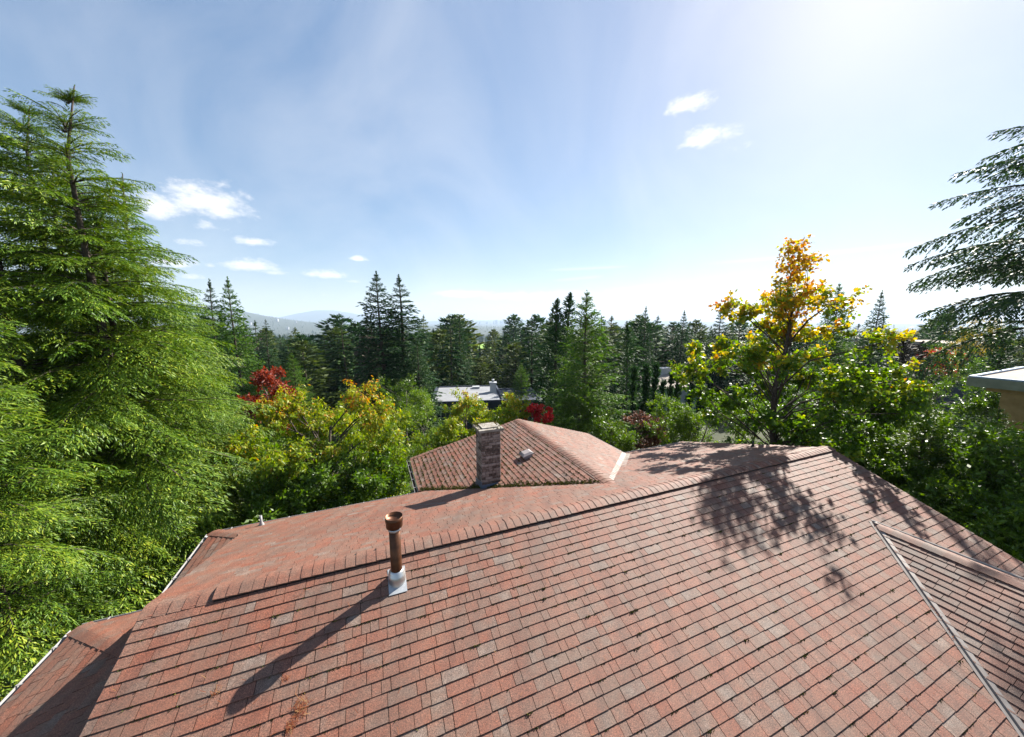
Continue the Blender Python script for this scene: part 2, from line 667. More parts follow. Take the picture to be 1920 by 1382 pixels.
# separate shingles sharing a small family of meshes
fam = {}
rs = random.Random(12)
for i in sorted(single):
    t = tabs[i]
    key = (t[8], round(t[7] * 7))
    if key not in fam:
        hw_ = t[8] / 2
        v, f = tab_geo(0, EXPO, -hw_, hw_, (-9, 9), (-9, 9), rs)
        fm = mesh_poly('shingle', [tuple(ea * a + es * s + nn * (z + .002)) for a, s, z in v], f)
        a_ = fm.attributes.new('tint', 'FLOAT', 'POINT')
        a_.data.foreach_set('value', [key[1] / 7] * 8)
        fm.materials.append(M_sh)
        fam[key] = fm
    o = link('shingle', fam[key], deck_n, O + ea * ((t[3] + t[4]) / 2 + rs.uniform(-.0015, .0015)) + es * (t[1] + rs.uniform(-.003, .003)) + nn * rs.uniform(0, .002))

# far slope (with triangle running to the hip corner on the left)
cf = 1 / math.sqrt(1 + SF * SF)
es_f = Vector((0, -cf, SF * cf))
EVL, EVR = 4.18, 5.18          # eave runs slightly out of parallel
Lf = EVR / cf
O_f = W(0, EVR, -SF * EVR)
far_poly = [(-0.80, (EVR - EVL) / cf), (-0.8, (EVR - EVL) / cf + .02), (0.0, (EVR - EVL + .84) / cf), (0, Lf - .1), (U1, Lf - .1), (U1, 0.0)]
deck_f, info = slope('roof_slope', O_f, (1, 0, 0), es_f, far_poly, 9, house)
link('shingle_field', tabs_mesh(info[:4], info[4], 6), deck_f, mat=M_sh)['kind'] = 'stuff'

# left skirts of the two hipped corners
S3 = 0.3
c3 = 1 / math.sqrt(1 + S3 * S3)


def skirt(u0, v0, v1, w0, ulen, seed, far_len):
    # plane rising to +u, eave along v at u0
    L = ulen / c3
    poly = [(0, 0), (v0 - v1, 0), (v0 - v1, L), (ulen, L)]
    d, inf = slope('roof_slope', W(u0, v0, w0), (0, -1, 0), (c3, 0, S3 * c3), poly, seed, house)
    link('shingle_field', tabs_mesh(inf[:4], inf[4], seed), d, mat=M_sh)['kind'] = 'stuff'
    if far_len:
        poly = [(0, 0), (far_len, 0), (far_len, L), (ulen, L)]
        d, inf = slope('roof_slope', W(u0, v0, w0), (1, 0, 0), (0, -c3, S3 * c3), poly, seed + 1, house)
        link('shingle_field', tabs_mesh(inf[:4], inf[4], seed + 1), d, mat=M_sh)['kind'] = 'stuff'


skirt(-1.78, 1.78, -1.55, -1.27, 2.1, 21, 2.4)
skirt(-0.80, EVL, 1.75, -SF * EVL + .005, 1.15, 23, 0)

# cross wing behind: ridge along v
WU, WW, WV0, WV1 = 8.45, -0.34, 1.12, 7.3
UL, UR = 4.08, 11.95
WL, WR = -1.42, -1.42
for (ue, we, sg, seed) in ((UL, WL, 1, 31), (UR, WR, -1, 33)):
    run = abs(WU - ue)
    rise = WW - we
    Ls = math.hypot(run, rise)
    vm = (-we) / SF            # where the wing eave meets the far slope
    if sg > 0:
        # far end: small return at the eave, then the rake
        poly = [(vm, 0), (WV1, 0), (WV1, Ls * .30), (WV1 - .05, Ls - .06), (WV0, Ls - .06)]
    else:
        poly = [(vm, 0), (WV1, 0), (WV1, Ls - .06), (WV0, Ls - .06)]
    d, inf = slope('roof_slope', W(ue, 0, we + .004), (0, 1, 0), (sg * run / Ls, 0, rise / Ls), poly, seed, house)
    link('shingle_field', tabs_mesh(inf[:4], inf[4], seed), d, mat=M_sh)['kind'] = 'stuff'

# cross gable on the right, coming towards the camera
SG = 0.407
cg = 1 / math.sqrt(1 + SG * SG)
GW = PK[1] * SN                # ridge height
GV1 = -6.6
for sg, seed in ((1, 41), (-1, 43)):
    ulen = 2.28
    Lg = ulen / cg
    vE = PK[1] - ulen * 2.63 / 2.43
    u_e = PK[0] - sg * ulen
    poly = [(-GV1 + vE, 0), (0, 0), (vE - PK[1], Lg - .05), (-GV1 + vE, Lg - .05)]
    # a runs towards -v from the valley
    if sg > 0:
        ex = []
        ulen2 = (PK[0] - 9.0)
        Lg2 = ulen2 / cg
        vE2 = PK[1] - ulen2 * 2.63 / 2.43
        poly = [(0, 0), (-GV1 + vE2, 0), (-GV1 + vE2, Lg2 - .05), (vE2 - PK[1] + .05, Lg2 - .05)]
        d, inf = slope('roof_slope', W(9.0, vE2, GW - SG * ulen2 + .006), (0, -1, 0), (cg, 0, SG * cg), poly, seed, house)
    else:
        poly = [(0, 0), (-GV1 + vE, 0), (-GV1 + vE, Lg - .05), (vE - PK[1] + .05, Lg - .05)]
        d, inf = slope('roof_slope', W(u_e, vE, GW - SG * ulen + .006), (0, -1, 0), (-cg, 0, SG * cg), poly, seed, house)
    link('shingle_field', tabs_mesh(inf[:4], inf[4], seed), d, mat=M_sh)['kind'] = 'stuff'


# ridge and hip caps: bent pieces lapping one over the next
def cap_piece(half, sl, sr, expo, rise, th=0.007):
    prof = []
    for k in range(-4, 5):
        q = k / 4
        y = q * half
        s_ = sl if y < 0 else sr
        prof.append((y, -s_ * (math.sqrt(y * y + 0.045 ** 2) - 0.045)))
    v, f = [], []
    n = len(prof)
    for (x, dz) in ((0.0, rise), (expo + .03, 0.0)):
        for y, z in prof:
            v.append((x, y, z + dz + th))
        for y, z in prof:
            v.append((x, y, z + dz - 0.004))
    for k in range(n - 1):
        f.append((k, k + 1, 2 * n + k + 1, 2 * n + k))
        f.append((k + 1, k, n + k, n + k + 1))
    f.append((0, 2 * n, 3 * n, n))
    f.append((n - 1, 2 * n - 1, 4 * n - 1, 3 * n - 1))
    return v, f


def cap_row(name, A, B, half, sl, sr, seed, lift=0.0, expo=0.15):
    A, B = Vector(A), Vector(B)
    d = B - A
    L = d.length
    x = d.normalized()
    y = Vector((0, 0, 1)).cross(x).normalized()
    z = x.cross(y)
    rot = Matrix((x, y, z)).transposed().to_4x4()
    holder = MB()
    holder.tube([A - Vector((0, 0, .05)), B - Vector((0, 0, .05))], 0.02, 4)
    hold = holder.build(name, M_felt, house)
    r = random.Random(seed)
    fam_ = []
    for k in range(6):
        v, f = cap_piece(half, sl, sr, expo, 0.010)
        me = mesh_poly('ridge_cap', [tuple(rot.to_3x3() @ Vector(q)) for q in v], f, False)
        a2 = me.attributes.new('tint', 'FLOAT', 'POINT')
        a2.data.foreach_set('value', [0.15 + 0.13 * k] * len(v))
        me.materials.append(M_sh)
        fam_.append(me)
    n = int(L / expo)
    for i in range(n):
        p = A + x * (i * expo) + z * (lift + r.uniform(0, .003)) + y * r.uniform(-.003, .003)
        link('ridge_cap', fam_[min(5, max(0, int(r.gauss(2.2, 1.4))))], hold, p)
    return hold


capline = cap_row('ridge', W(0.0, 0, -0.012), W(0.78, 0, -0.012), 0.17, SN, SF, 51)
VL = 0.036
cap_row('ridge', W(0.78, 0, -0.012), W(U1, 0, -0.012), 0.165, SN, SF, 52, lift=VL)
for (v0, s_) in ((-.158, SN), (.158, SF)):
    vi = v0 * 0.35              # dark vent strip under the raised cap
    mb = MB()
    a, b = (0.79, v0, -abs(v0) * s_ + .0), (0.79, vi, -abs(vi) * s_)
    mb.prism([W(*a), W(a[0], a[1], a[2] + VL + .008), W(b[0], b[1], b[2] + VL + .008), W(*b)], (U1 - .80, 0, 0))
    mb.build('ridge_vent', M_vent, house)
cap_row('wing_ridge', W(WU, WV0 - .05, WW + .01), W(WU, WV1, WW + .01), 0.16, .25, .3, 53)
cap_row('gable_ridge', W(PK[0], PK[1] + .1, GW + .01), W(PK[0], GV1, GW + .01), 0.16, SG, SG, 54)
cap_row('hip', W(-1.76, 1.76, -1.262), W(0.15, -.15, -.69), 0.14, .22, .22, 55)
cap_row('hip', W(-.79, EVL - .01, -SF * EVL + .012), W(0.05, EVL - .85, -SF * EVL + .265), 0.13, .22, .22, 56)
cap_row('return_cap', W(UL + .02, WV1 - .06, WL + .02), W(UL + 1.25, WV1 - .06, WL + .33), 0.10, .1, .1, 57)

# valley metal
M_val = mat_plain('valley_metal', (0.20, 0.175, 0.16), (0.28, 0.25, 0.23), scale=5, rough=0.45, metallic=0.3)
M_valw = mat_plain('valley_metal_pale', (0.22, 0.19, 0.165), (0.31, 0.275, 0.245), scale=7, rough=0.5)


def valley(A, B, half, nl, nr, mat, ribbed=True):
    """folded metal strip from A to B; nl/nr unit directions of the two wings"""
    A, B, nl, nr = Vector(A), Vector(B), Vector(nl), Vector(nr)
    mb = MB()
    up = Vector((0, 0, .018))
    mb.prism([A + up, A + nl * half + up, A + nl * half + up * 1.25, A + up * 1.25], B - A)
    mb.prism([A + up, A + nr * half + up, A + nr * half + up * 1.25, A + up * 1.25], B - A)
    if ribbed:
        mb.prism([A + up + nl * .012, A + nl * -.0 + up + Vector((0, 0, .035)), A + nr * .012 + up], B - A)
    return mb.build('valley_flashing', mat, house)


def plane_dir(du, dv, sl_u, sl_v):
    return Vector((du, dv, sl_u * du + sl_v * dv)).normalized()


vdir = Vector((-2.43, -2.63, -2.63 * SN))
A = W(PK[0], PK[1], GW)
vt = vdir / 2.43
valley(A, A + vt * 3.9, 0.075, plane_dir(-.73, .68, 0, SN), plane_dir(.73, -.68, SG, 0), M_val)
vt2 = Vector((2.43, -2.63, -2.63 * SN)) / 2.43
valley(A, A + vt2 * 2.25, 0.09, plane_dir(.73, .68, 0, SN), plane_dir(-.73, -.68, -SG, 0), M_val)
# wing right valley, pale and wide
vr = (-WW) / SF
Av = W(WU + .08, vr + .03, WW - .03)
Bv = W(UR, -WR / SF, WR)
valley(Av, Bv, 0.16, plane_dir(.6, -.8, 0, -SF), plane_dir(-.6, .8, -.308, 0), M_valw, False)


# gutters: open channel with hangers
def gutter(A, B, outv, closed=True):
    A, B, outv = Vector(A), Vector(B), Vector(outv).normalized()
    mb = MB()
    d = B - A
    prof = [(0.0, 0.0), (0.0, -.10), (.075, -.10), (.095, 0.0), (.088, 0.0), (.068, -.092), (.008, -.092), (.008, 0)]
    mb.prism([A + outv * a + Vector((0, 0, b)) for a, b in prof], d)
    gu = mb.build('gutter', M_gut, house)
    mb = MB()
    mb.prism([A + outv * .01 + Vector((0, 0, -.088)), A + outv * .066 + Vector((0, 0, -.088)), A + outv * .07 + Vector((0, 0, -.055)), A + outv * .01 + Vector((0, 0, -.055))], d * .998)
    mb.build('leaf_litter', M_gutin, gu)
    L = d.length
    k = 0.35
    mb = MB()
    x = d.normalized() * .012
    mb.prism([-x + outv * -.03, x + outv * -.03, x + outv * .097, -x + outv * .097], (0, 0, .006))
    hm = mb.mesh('hanger')
    while k < L:
        link('hanger', hm, gu, A + d * (k / L) + Vector((0, 0, .004)), M_gut)
        k += 0.6
    return gu


gutter(W(-1.80, 1.80, -1.30), W(-1.80, -1.55, -1.30), (-1, 0, 0))
gutter(W(-1.80, 1.80, -1.30), W(.5, 1.80, -1.30), (0, 1, 0))
gutter(W(-.83, EVL + .02, -SF * EVL - .03), W(-.83, 1.9, -SF * EVL - .03), (-1, 0, 0))
ng = Vector((-(EVR - EVL), U1 + .8, 0)).normalized()
pe = lambda u: W(u, EVL + (EVR - EVL) * (u + .8) / (U1 + .8) + .02, -SF * (EVL + (EVR - EVL) * (u + .8) / (U1 + .8)) - .03)
gutter(pe(-.8), pe(UL - .1), ng)
gutter(pe(UR + .15), pe(U1), ng)
gutter(W(UL - .02, 4.66, WL - .03), W(UL - .02, WV1 + .03, WL - .03), (-1, 0, 0))
gutter(W(UR + .02, 4.75, WR - .03), W(UR + .02, WV1, WR - .03), (1, 0, 0))

# rake boards and walls
for u0 in (-.022, U1 + .002):
    mb = MB()
    mb.prism([W(u0, EV, EV * SN - .02), W(u0, 0, -.02), W(u0, 0, -.2), W(u0, EV, EV * SN - .2)], (.02, 0, 0))
    e_ = EVR - .05 if u0 > 1 else EVL - .9
    mb.build('rake_board', M_fascia, house)
    mb = MB()
    mb.prism([W(u0, 0, -.02), W(u0, e_, -SF * e_ - .02), W(u0, e_, -SF * e_ - .2), W(u0, 0, -.2)], (.02, 0, 0))
    mb.build('rake_board', M_fascia, house)
mb = MB()
mb.prism([W(.4, -5.9, -RIDGE), W(.4, -5.9, -5.9 * SN - .16), W(.4, 0, -.16), W(.4, 3.9, -3.9 * SF - .16), W(.4, 3.9, -RIDGE)], (U1 - .8, 0, 0))
mb.build('wall', M_wall, house)
mb = MB()
mb.prism([W(UL + .4, 4, -RIDGE), W(UL + .4, 4, WL - .1), W(WU, 4, WW - .16), W(UR - .4, 4, WR - .1), W(UR - .4, 4, -RIDGE)], (0, 2.85, 0))
mb.build('wall', M_wall, house)
mb = MB()
mb.box(W(-1.4, -1.5, -RIDGE), W(.38, 1.4, -1.42))
mb.build('wall', M_wall, house)
mb = MB()
mb.box(W(-.45, 1.45, -RIDGE), W(.385, 3.6, -1.42))
mb.build('wall', M_wall, house)

# chimney
M_brick = bpy.data.materials.new('brick_painted_weathered')
M_brick, nt = new_mat('brick_painted_weathered')
g = NT(nt)
o_ = g.n('ShaderNodeOutputMaterial')
b_ = g.n('ShaderNodeBsdfPrincipled', i_Roughness=0.85)
geo = g.n('ShaderNodeNewGeometry')
at_ = g.n('ShaderNodeAttribute', attribute_name='tint')
n1 = g.n('ShaderNodeTexNoise', i_Scale=14.0, i_Detail=6.0)
n2 = g.n('ShaderNodeTexNoise', i_Scale=3.0, i_Detail=4.0)
g.l(geo.outputs['Position'], n1.inputs['Vector'])
g.l(geo.outputs['Position'], n2.inputs['Vector'])
r1 = g.n('ShaderNodeValToRGB')
ramp(r1, [(0.25, (0.02, 0.017, 0.015)), (0.46, (0.105, 0.074, 0.058)), (0.64, (0.25, 0.20, 0.17)), (0.9, (0.36, 0.315, 0.28))])
s_ = g.math('ADD', g.math('MULTIPLY', n1.outputs[0], 0.7), g.math('MULTIPLY', n2.outputs[0], 0.35))
g.l(g.math('ADD', s_, g.math('MULTIPLY_ADD', at_.outputs['Fac'], 0.3, -0.10)), r1.inputs[0])
g.l(r1.outputs[0], b_.inputs['Base Color'])
g.l(b_.outputs[0], o_.inputs[0])
M_mortar = mat_plain('mortar_dark', (0.035, 0.03, 0.027), (0.09, 0.075, 0.065), scale=12, rough=0.95)
CX0, CX1, CY0, CY1 = 5.68, 6.25, 3.30, 3.84
CZ0, CZ1 = -1.28, 0.66
mb = MB()
mb.box(W(CX0 + .012, CY0 + .012, CZ0), W(CX1 - .012, CY1 - .012, CZ1 + .01))
chim = mb.build('chimney', M_mortar, house)
BL, BH, BD = 0.205, 0.066, 0.09
rb = random.Random(4)
bfam = {}


def brick_mesh(L, D, k):
    key = (round(L, 3), round(D, 3), k)
    if key not in bfam:
        m_ = MB()
        e = .004
        x0, x1, y0, y1, z0, z1 = -L / 2, L / 2, -D / 2, D / 2, 0, BH
        m_.add([(x0, y0 + e, z0), (x1, y0 + e, z0), (x1, y1 - e, z0), (x0, y1 - e, z0), (x0 + e, y0, z0 + e), (x1 - e, y0, z0 + e), (x1 - e, y0, z1 - e), (x0 + e, y0, z1 - e),
                (x0 + e, y1, z0 + e), (x1 - e, y1, z0 + e), (x1 - e, y1, z1 - e), (x0 + e, y1, z1 - e), (x0, y0 + e, z1), (x1, y0 + e, z1), (x1, y1 - e, z1), (x0, y1 - e, z1)],
               [(4, 5, 6, 7), (9, 8, 11, 10), (0, 12, 15, 3), (1, 2, 14, 13), (12, 13, 14, 15), (0, 3, 2, 1), (4, 7, 12, 0), (5, 1, 13, 6), (7, 6, 13, 12), (0, 1, 5, 4), (8, 3, 15, 11), (9, 10, 14, 2), (11, 15, 14, 10), (3, 8, 9, 2)], k / 4)
        bfam[key] = m_.mesh('brick')
        bfam[key].materials.append(M_brick)
    return bfam[key]


row = 0
z = CZ0
while z + BH < CZ1 + .02:
    for side in range(4):
        Lw = (CX1 - CX0) if side in (0, 2) else (CY1 - CY0)
        cuts = [0.0]
        x = 0.11 if (row + side) % 2 else 0.215
        while x < Lw - .05:
            cuts.append(x)
            x += .215
        cuts.append(Lw)
        for a, b in zip(cuts[:-1], cuts[1:]):
            if b - a < .04:
                continue
            bm_ = brick_mesh(round(b - a - .011, 3), .05, rb.randint(0, 4))
            m_ = (a + b) / 2
            jz = rb.uniform(-.002, .004)
            if side == 0:
                loc, rz_ = W(CX0 + m_, CY0 + .022 - jz, z), 0
            elif side == 2:
                loc, rz_ = W(CX0 + m_, CY1 - .022 + jz, z), math.pi
            elif side == 1:
                loc, rz_ = W(CX0 + .022 - jz, CY0 + m_, z), -math.pi / 2
            else:
                loc, rz_ = W(CX1 - .022 + jz, CY0 + m_, z), math.pi / 2
            o = link('brick', bm_, chim, loc)
            o.rotation_euler = (0, 0, rz_)
    z += BH + .011
    row += 1
M_cap = mat_plain('mossy_concrete', (0.17, 0.15, 0.12), (0.36, 0.33, 0.29), scale=6, rough=0.95, bump=0.5, bscale=30)
mb = MB()
ov = .075
mb.prism([W(CX0 - ov, CY0 - ov, CZ1 + .012), W(CX1 + ov, CY0 - ov, CZ1 + .012), W(CX1 + ov, CY1 + ov, CZ1 + .012), W(CX0 - ov, CY1 + ov, CZ1 + .012)], (0, 0, .07))
mb.prism([W(CX0 + .05, CY0 + .05, CZ1 + .082), W(CX1 - .05, CY0 + .05, CZ1 + .082), W(CX1 - .05, CY1 - .05, CZ1 + .082), W(CX0 + .05, CY1 - .05, CZ1 + .082)], (0, 0, .03))
ccap = mb.build('chimney_cap', M_cap, chim)
M_moss = mat_leaf('moss', [(0.0, (0.02, 0.025, 0.006)), (0.5, (0.06, 0.07, 0.012)), (0.85, (0.14, 0.13, 0.02)), (1.0, (0.22, 0.12, 0.03))], trans=0.1, rough=0.9)


def tuft_quads(cx, n_, spread, size, rng):
    """little upright blades around points cx (K,3)"""
    K = len(cx)
    c = np.repeat(cx, n_, 0) + rng.normal(0, 1, (K * n_, 3)) * np.asarray(spread)
    a = rng.uniform(0, 2 * math.pi, K * n_)
    lean = rng.normal(0, .5, (K * n_, 2))
    d = np.stack([lean[:, 0], lean[:, 1], np.ones(K * n_)], 1)
    d /= np.linalg.norm(d, axis=1)[:, None]
    s = np.stack([np.cos(a), np.sin(a), np.zeros(K * n_)], 1)
    L = size * rng.uniform(.5, 1.3, K * n_)[:, None]
    V = np.stack([c - s * L * .45, c + s * L * .45, c + d * L + s * L * .2, c + d * L - s * L * .2], 1)
    return V


mc = np.array([tuple(W(rb.uniform(CX0 - .05, CX1 + .05), min(CY1 + .05, max(CY0 - .05, rb.gauss(CY1 - .08, .22))), CZ1 + .083)) for _ in range(160)])
V = tuft_quads(mc, 6, (.02, .02, .004), .03, nrg)
link('moss', mesh_quads('moss', V, nrg.uniform(.35, 1.0, len(V))), chim, mat=M_moss)['kind'] = 'stuff'
# chimney flashing
M_flash = mat_plain('painted_flashing', (0.10, 0.14, 0.20), (0.17, 0.21, 0.27), scale=5, rough=0.5, metallic=0.3)
mb = MB()
mb.prism([W(CX0 - .02, CY0 - .03, -1.02), W(CX0 - .02, CY1 + .02, -1.2), W(CX0 - .02, CY1 + .02, -.92), W(CX0 - .02, CY0 - .03, -.78)], (.015, 0, 0))
mb.prism([W(CX0 - .02, CY0 - .02, -1.05), W(CX1 + .01, CY0 - .02, -1.0), W(CX1 + .01, CY0 - .02, -.88), W(CX0 - .02, CY0 - .02, -.88)], (0, -.012, 0))
mb.build('flashing', M_flash, chim)

# metal vent pipe on the near slope
M_rust = mat_plain('rusty_pipe', (0.045, 0.017, 0.008), (0.13, 0.05, 0.02), scale=7, rough=0.42, metallic=0.6, spec=0.5)
M_galv = mat_plain('galvanised', (0.42, 0.42, 0.42), (0.60, 0.60, 0.59), scale=8, rough=0.35, metallic=0.85)
M_flw = mat_plain('pale_flashing', (0.24, 0.255, 0.275), (0.38, 0.40, 0.42), scale=8, rough=0.45, metallic=0.2)
PU, PV = 3.16, -0.50
PB = PV * SN
mb = MB()
mb.lathe(W(PU, PV, PB), [(.082, .02), (.082, .88), (.078, .88), (.078, .05)], 28)
pipe = mb.build('vent_pipe', M_rust, house, True)
mb = MB()
mb.lathe(W(PU, PV, PB), [(.084, .88), (.118, .90), (.122, .92), (.122, .985), (.127, .99), (.127, 1.065), (.121, 1.065), (.119, 1.02), (.0, 1.01)], 32)
mb.build('cap', M_rust, pipe, True)
mb = MB()
mb.lathe(W(PU, PV, PB), [(.0845, .84), (.0915, .84), (.0915, .875), (.0845, .875)], 28)
mb.build('collar', M_galv, pipe, True)
mb = MB()
mb.lathe(W(PU, PV, PB), [(.135, -.05), (.125, .06), (.125, .13), (.112, .14), (.112, .17), (.086, .19)], 28)
mb.build('storm_collar', M_galv, pipe, True)
mb = MB()
c_ = math.cos(R_(20.6))
fl = [(-.13, -.22), (.13, -.22), (.13, .19), (-.13, .19)]
mb.prism([W(PU + a, PV + s * c_, PB + s * c_ * SN + .016) for a, s in fl], (0, -.003, .006))
mb.build('flashing', M_flw, pipe)

# slanted box vent on the wing
M_box = mat_plain('vent_paint', (0.24, 0.21, 0.20), (0.30, 0.265, 0.26), scale=6, rough=0.6)
sw = (WW - WL) / (WU - UL)
bu, bv = 7.43, 4.05
bw = WW - sw * (WU - bu)
mb = MB()
e = Vector((1, 0, sw)).normalized()
nz_ = Vector((-sw, 0, 1)).normalized()
yv = Vector((0, 1, 0))
c = W(bu, bv, bw)


def frustum(mb, c, e, y, n, a0, b0, a1, b1, z0, z1):
    v = [c + e * (sx * a) + y * (sy * b) + n * zz for (a, b, zz) in ((a0, b0, z0), (a1, b1, z1)) for sx, sy in ((-1, -1), (1, -1), (1, 1), (-1, 1))]
    mb.add(v, [(0, 3, 2, 1), (4, 5, 6, 7), (0, 1, 5, 4), (1, 2, 6, 5), (2, 3, 7, 6), (3, 0, 4, 7)])


frustum(mb, c, e, yv, nz_, .15, .15, .14, .14, .0, .10)
frustum(mb, c, e, yv, nz_, .19, .19, .19, .19, .101, .135)
frustum(mb, c, e, yv, nz_, .185, .185, .12, .12, .136, .185)
mb.build('roof_vent', M_box, house)
# two thin plumbing stacks near the far eave
for (pu, pv, hh) in ((.26, 3.92, .26), (14.95, 1.85, .22)):
    mb = MB()
    mb.lathe(W(pu, pv, -SF * pv), [(.07, -.03), (.05, .05), (.028, .10), (.026, hh), (.020, hh), (.020, .1)], 16)
    mb.build('plumbing_stack', M_gut if pu < 5 else M_vent, house, True)

# moss along the course edges and fallen needles
mpts = []
rm = random.Random(9)
NC = int(Ln / EXPO)
for k in range(1, NC):
    n_ = rm.randint(18, 32)
    for _ in range(n_):
        u = rm.uniform(.05, U1 - .1)
        if under_gable(u, k * EXPO):
            continue
        m_ = rm.random()
        ln = 0 if m_ < .6 else rm.randint(1, 4)
        for q in range(ln + 1):
            p = O + ea * (u + q * .03) + es * (k * EXPO - .008 + rm.uniform(-.008, .004)) + nn * .006
            mpts.append(tuple(p))
mc = np.array(mpts)
V = tuft_quads(mc, 7, (.012, .006, .002), .014, nrg)
link('moss', mesh_quads('moss', V, np.repeat(np.clip(nrg.normal(.3, .25, len(mc)), 0, .95), 7)), deck_n, mat=M_moss)['kind'] = 'stuff'
# greener moss clumps
gp = [tuple(O + ea * rm.uniform(.3, U1 - .3) + es * (rm.randint(2, NC - 1) * EXPO - .01) + nn * .008) for _ in range(60)]
gp = np.array([p for p in gp if not under_gable(p[0], (p[1] - EV) / cn)])
V = tuft_quads(gp, 26, (.026, .010, .004), .019, nrg)
link('moss', mesh_quads('moss', V, np.clip(nrg.normal(.5, .14, len(V)), 0, .85)), deck_n, mat=M_moss)['kind'] = 'stuff'
# moss in the wing valley and along its courses
wp = []
for _ in range(700):
    u = rm.uniform(UL + .05, WU - .2)
    wz_ = WW - sw * (WU - u)
    vv = (-wz_) / SF + abs(rm.gauss(0, .10)) + .02
    wp.append(tuple(W(u, vv, wz_ + .012)))
for _ in range(900):
    k = rm.randint(1, 30)
    sl = k * EXPO / math.hypot(1, sw)
    u = UL + sl
    if u > WU - .15:
        continue
    wz_ = WW - sw * (WU - u)
    wp.append(tuple(W(u - .01, rm.uniform(-wz_ / SF + .1, WV1 - .1), wz_ + .012)))
V = tuft_quads(np.array(wp), 8, (.02, .025, .004), .026, nrg)
link('moss', mesh_quads('moss', V, np.clip(nrg.normal(.5, .25, len(V)), 0, .98)), house, mat=M_moss)['kind'] = 'stuff'
M_needle = mat_leaf('dry_needles', [(0.0, (0.13, 0.03, 0.012)), (0.6, (0.26, 0.075, 0.03)), (1.0, (0.32, 0.19, 0.08))], trans=0.1, rough=0.8)
np_ = []
for (u, v, n_, sp) in ((2.02, -1.62, 90, .045), (1.95, -1.75, 40, .03), (1.83, -1.3, 12, .02), (1.1, -1.2, 10, .03)):
    for _ in range(n_):
        np_.append((rm.gauss(u, sp), rm.gauss(v, sp)))
for _ in range(350):
    np_.append((rm.uniform(0.1, U1 - .2), rm.uniform(-5.5, -.3)))
for _ in range(130):
    t = rm.uniform(1.3, 1.75)
    np_.append((PK[0] - t + rm.gauss(.03, .03), PK[1] - t * 1.082 + rm.gauss(0, .05)))
Vn = []
for (u, v) in np_:
    a = rm.uniform(0, math.pi)
    L = rm.uniform(.03, .075)
    d = Vector((math.cos(a), math.sin(a), math.sin(a) * SN)) * L
    s = Vector((-math.sin(a), math.cos(a), math.cos(a) * SN)) * .0022
    c = W(u, v, v * SN + .022 + rm.uniform(0, .012))
    tilt = Vector((0, 0, rm.uniform(0, .012)))
    Vn.append([tuple(c - d / 2 - s), tuple(c + d / 2 - s + tilt), tuple(c + d / 2 + s + tilt), tuple(c - d / 2 + s)])
nl_ = link('fallen_needles', mesh_quads('fallen_needles', np.array(Vn), nrg.uniform(0, 1, len(Vn))), mat=M_needle)
nl_.matrix_world = HMW
tag(nl_, 'dry orange conifer needles scattered over the shingle roof', 'needles', kind='stuff')

# ================================================================== vegetation
M_bark = mat_plain('bark', (0.035, 0.026, 0.02), (0.10, 0.078, 0.06), scale=9, rough=0.95, bump=0.6, bscale=25)
M_barkg = mat_plain('grey_bark', (0.10, 0.085, 0.07), (0.20, 0.17, 0.145), scale=8, rough=0.9, bump=0.4, bscale=25)
HEM = [(0.0, (0.016, 0.045, 0.009)), (0.35, (0.065, 0.135, 0.012)), (0.7, (0.15, 0.235, 0.016)), (1.0, (0.31, 0.35, 0.028))]
M_hem = mat_leaf('hemlock_needles', HEM, trans=0.25, rough=0.5)
M_fir = mat_leaf('fir_needles', [(0.0, (0.012, 0.035, 0.014)), (0.5, (0.03, 0.07, 0.022)), (1.0, (0.075, 0.12, 0.035))], trans=0.22, rough=0.6, spec=.1, noise=.4)
M_firb = mat_leaf('bright_fir_needles', [(0.0, (0.025, 0.065, 0.014)), (0.5, (0.07, 0.14, 0.024)), (1.0, (0.15, 0.22, 0.04))], trans=0.34, rough=0.6, spec=.1)
M_brown = mat_leaf('browning_cedar', [(0.0, (0.025, 0.025, 0.015)), (0.5, (0.055, 0.045, 0.03)), (1.0, (0.09, 0.075, 0.05))], trans=0.15, rough=0.7)
M_cherry = mat_leaf('turning_cherry_leaves', [(0.0, (0.07, 0.14, 0.014)), (0.45, (0.19, 0.27, 0.022)), (0.75, (0.36, 0.36, 0.035)), (0.9, (0.50, 0.29, 0.04)), (1.0, (0.46, 0.14, 0.03))], trans=0.45, rough=0.45)
M_maple = mat_leaf('turning_maple_leaves', [(0.0, (0.06, 0.125, 0.014)), (0.35, (0.14, 0.23, 0.018)), (0.55, (0.36, 0.37, 0.028)), (0.75, (0.58, 0.36, 0.022)), (1.0, (0.50, 0.14, 0.02))], trans=0.45, rough=0.45)
M_red = mat_leaf('dark_red_leaves', [(0.0, (0.11, 0.02, 0.014)), (0.6, (0.30, 0.05, 0.026)), (1.0, (0.42, 0.12, 0.04))], trans=0.35)
M_scar = mat_leaf('scarlet_leaves', [(0.0, (0.36, 0.018, 0.018)), (1.0, (0.70, 0.055, 0.05))], trans=0.4)
M_purp = mat_leaf('bronze_leaves', [(0.0, (0.06, 0.03, 0.025)), (0.6, (0.17, 0.08, 0.055)), (1.0, (0.28, 0.12, 0.07))], trans=0.3)
M_laur = mat_leaf('glossy_evergreen_leaves', [(0.0, (0.04, 0.085, 0.01)), (0.5, (0.10, 0.18, 0.018)), (1.0, (0.20, 0.29, 0.028))], trans=0.42, rough=0.4, spec=0.38)
M_broad = mat_leaf('mid_green_leaves', [(0.0, (0.05, 0.10, 0.012)), (0.5, (0.12, 0.20, 0.02)), (1.0, (0.24, 0.31, 0.03))], trans=0.42)
M_gold = mat_leaf('golden_leaves', [(0.0, (0.25, 0.2, 0.02)), (1.0, (0.5, 0.36, 0.04))], trans=0.4)


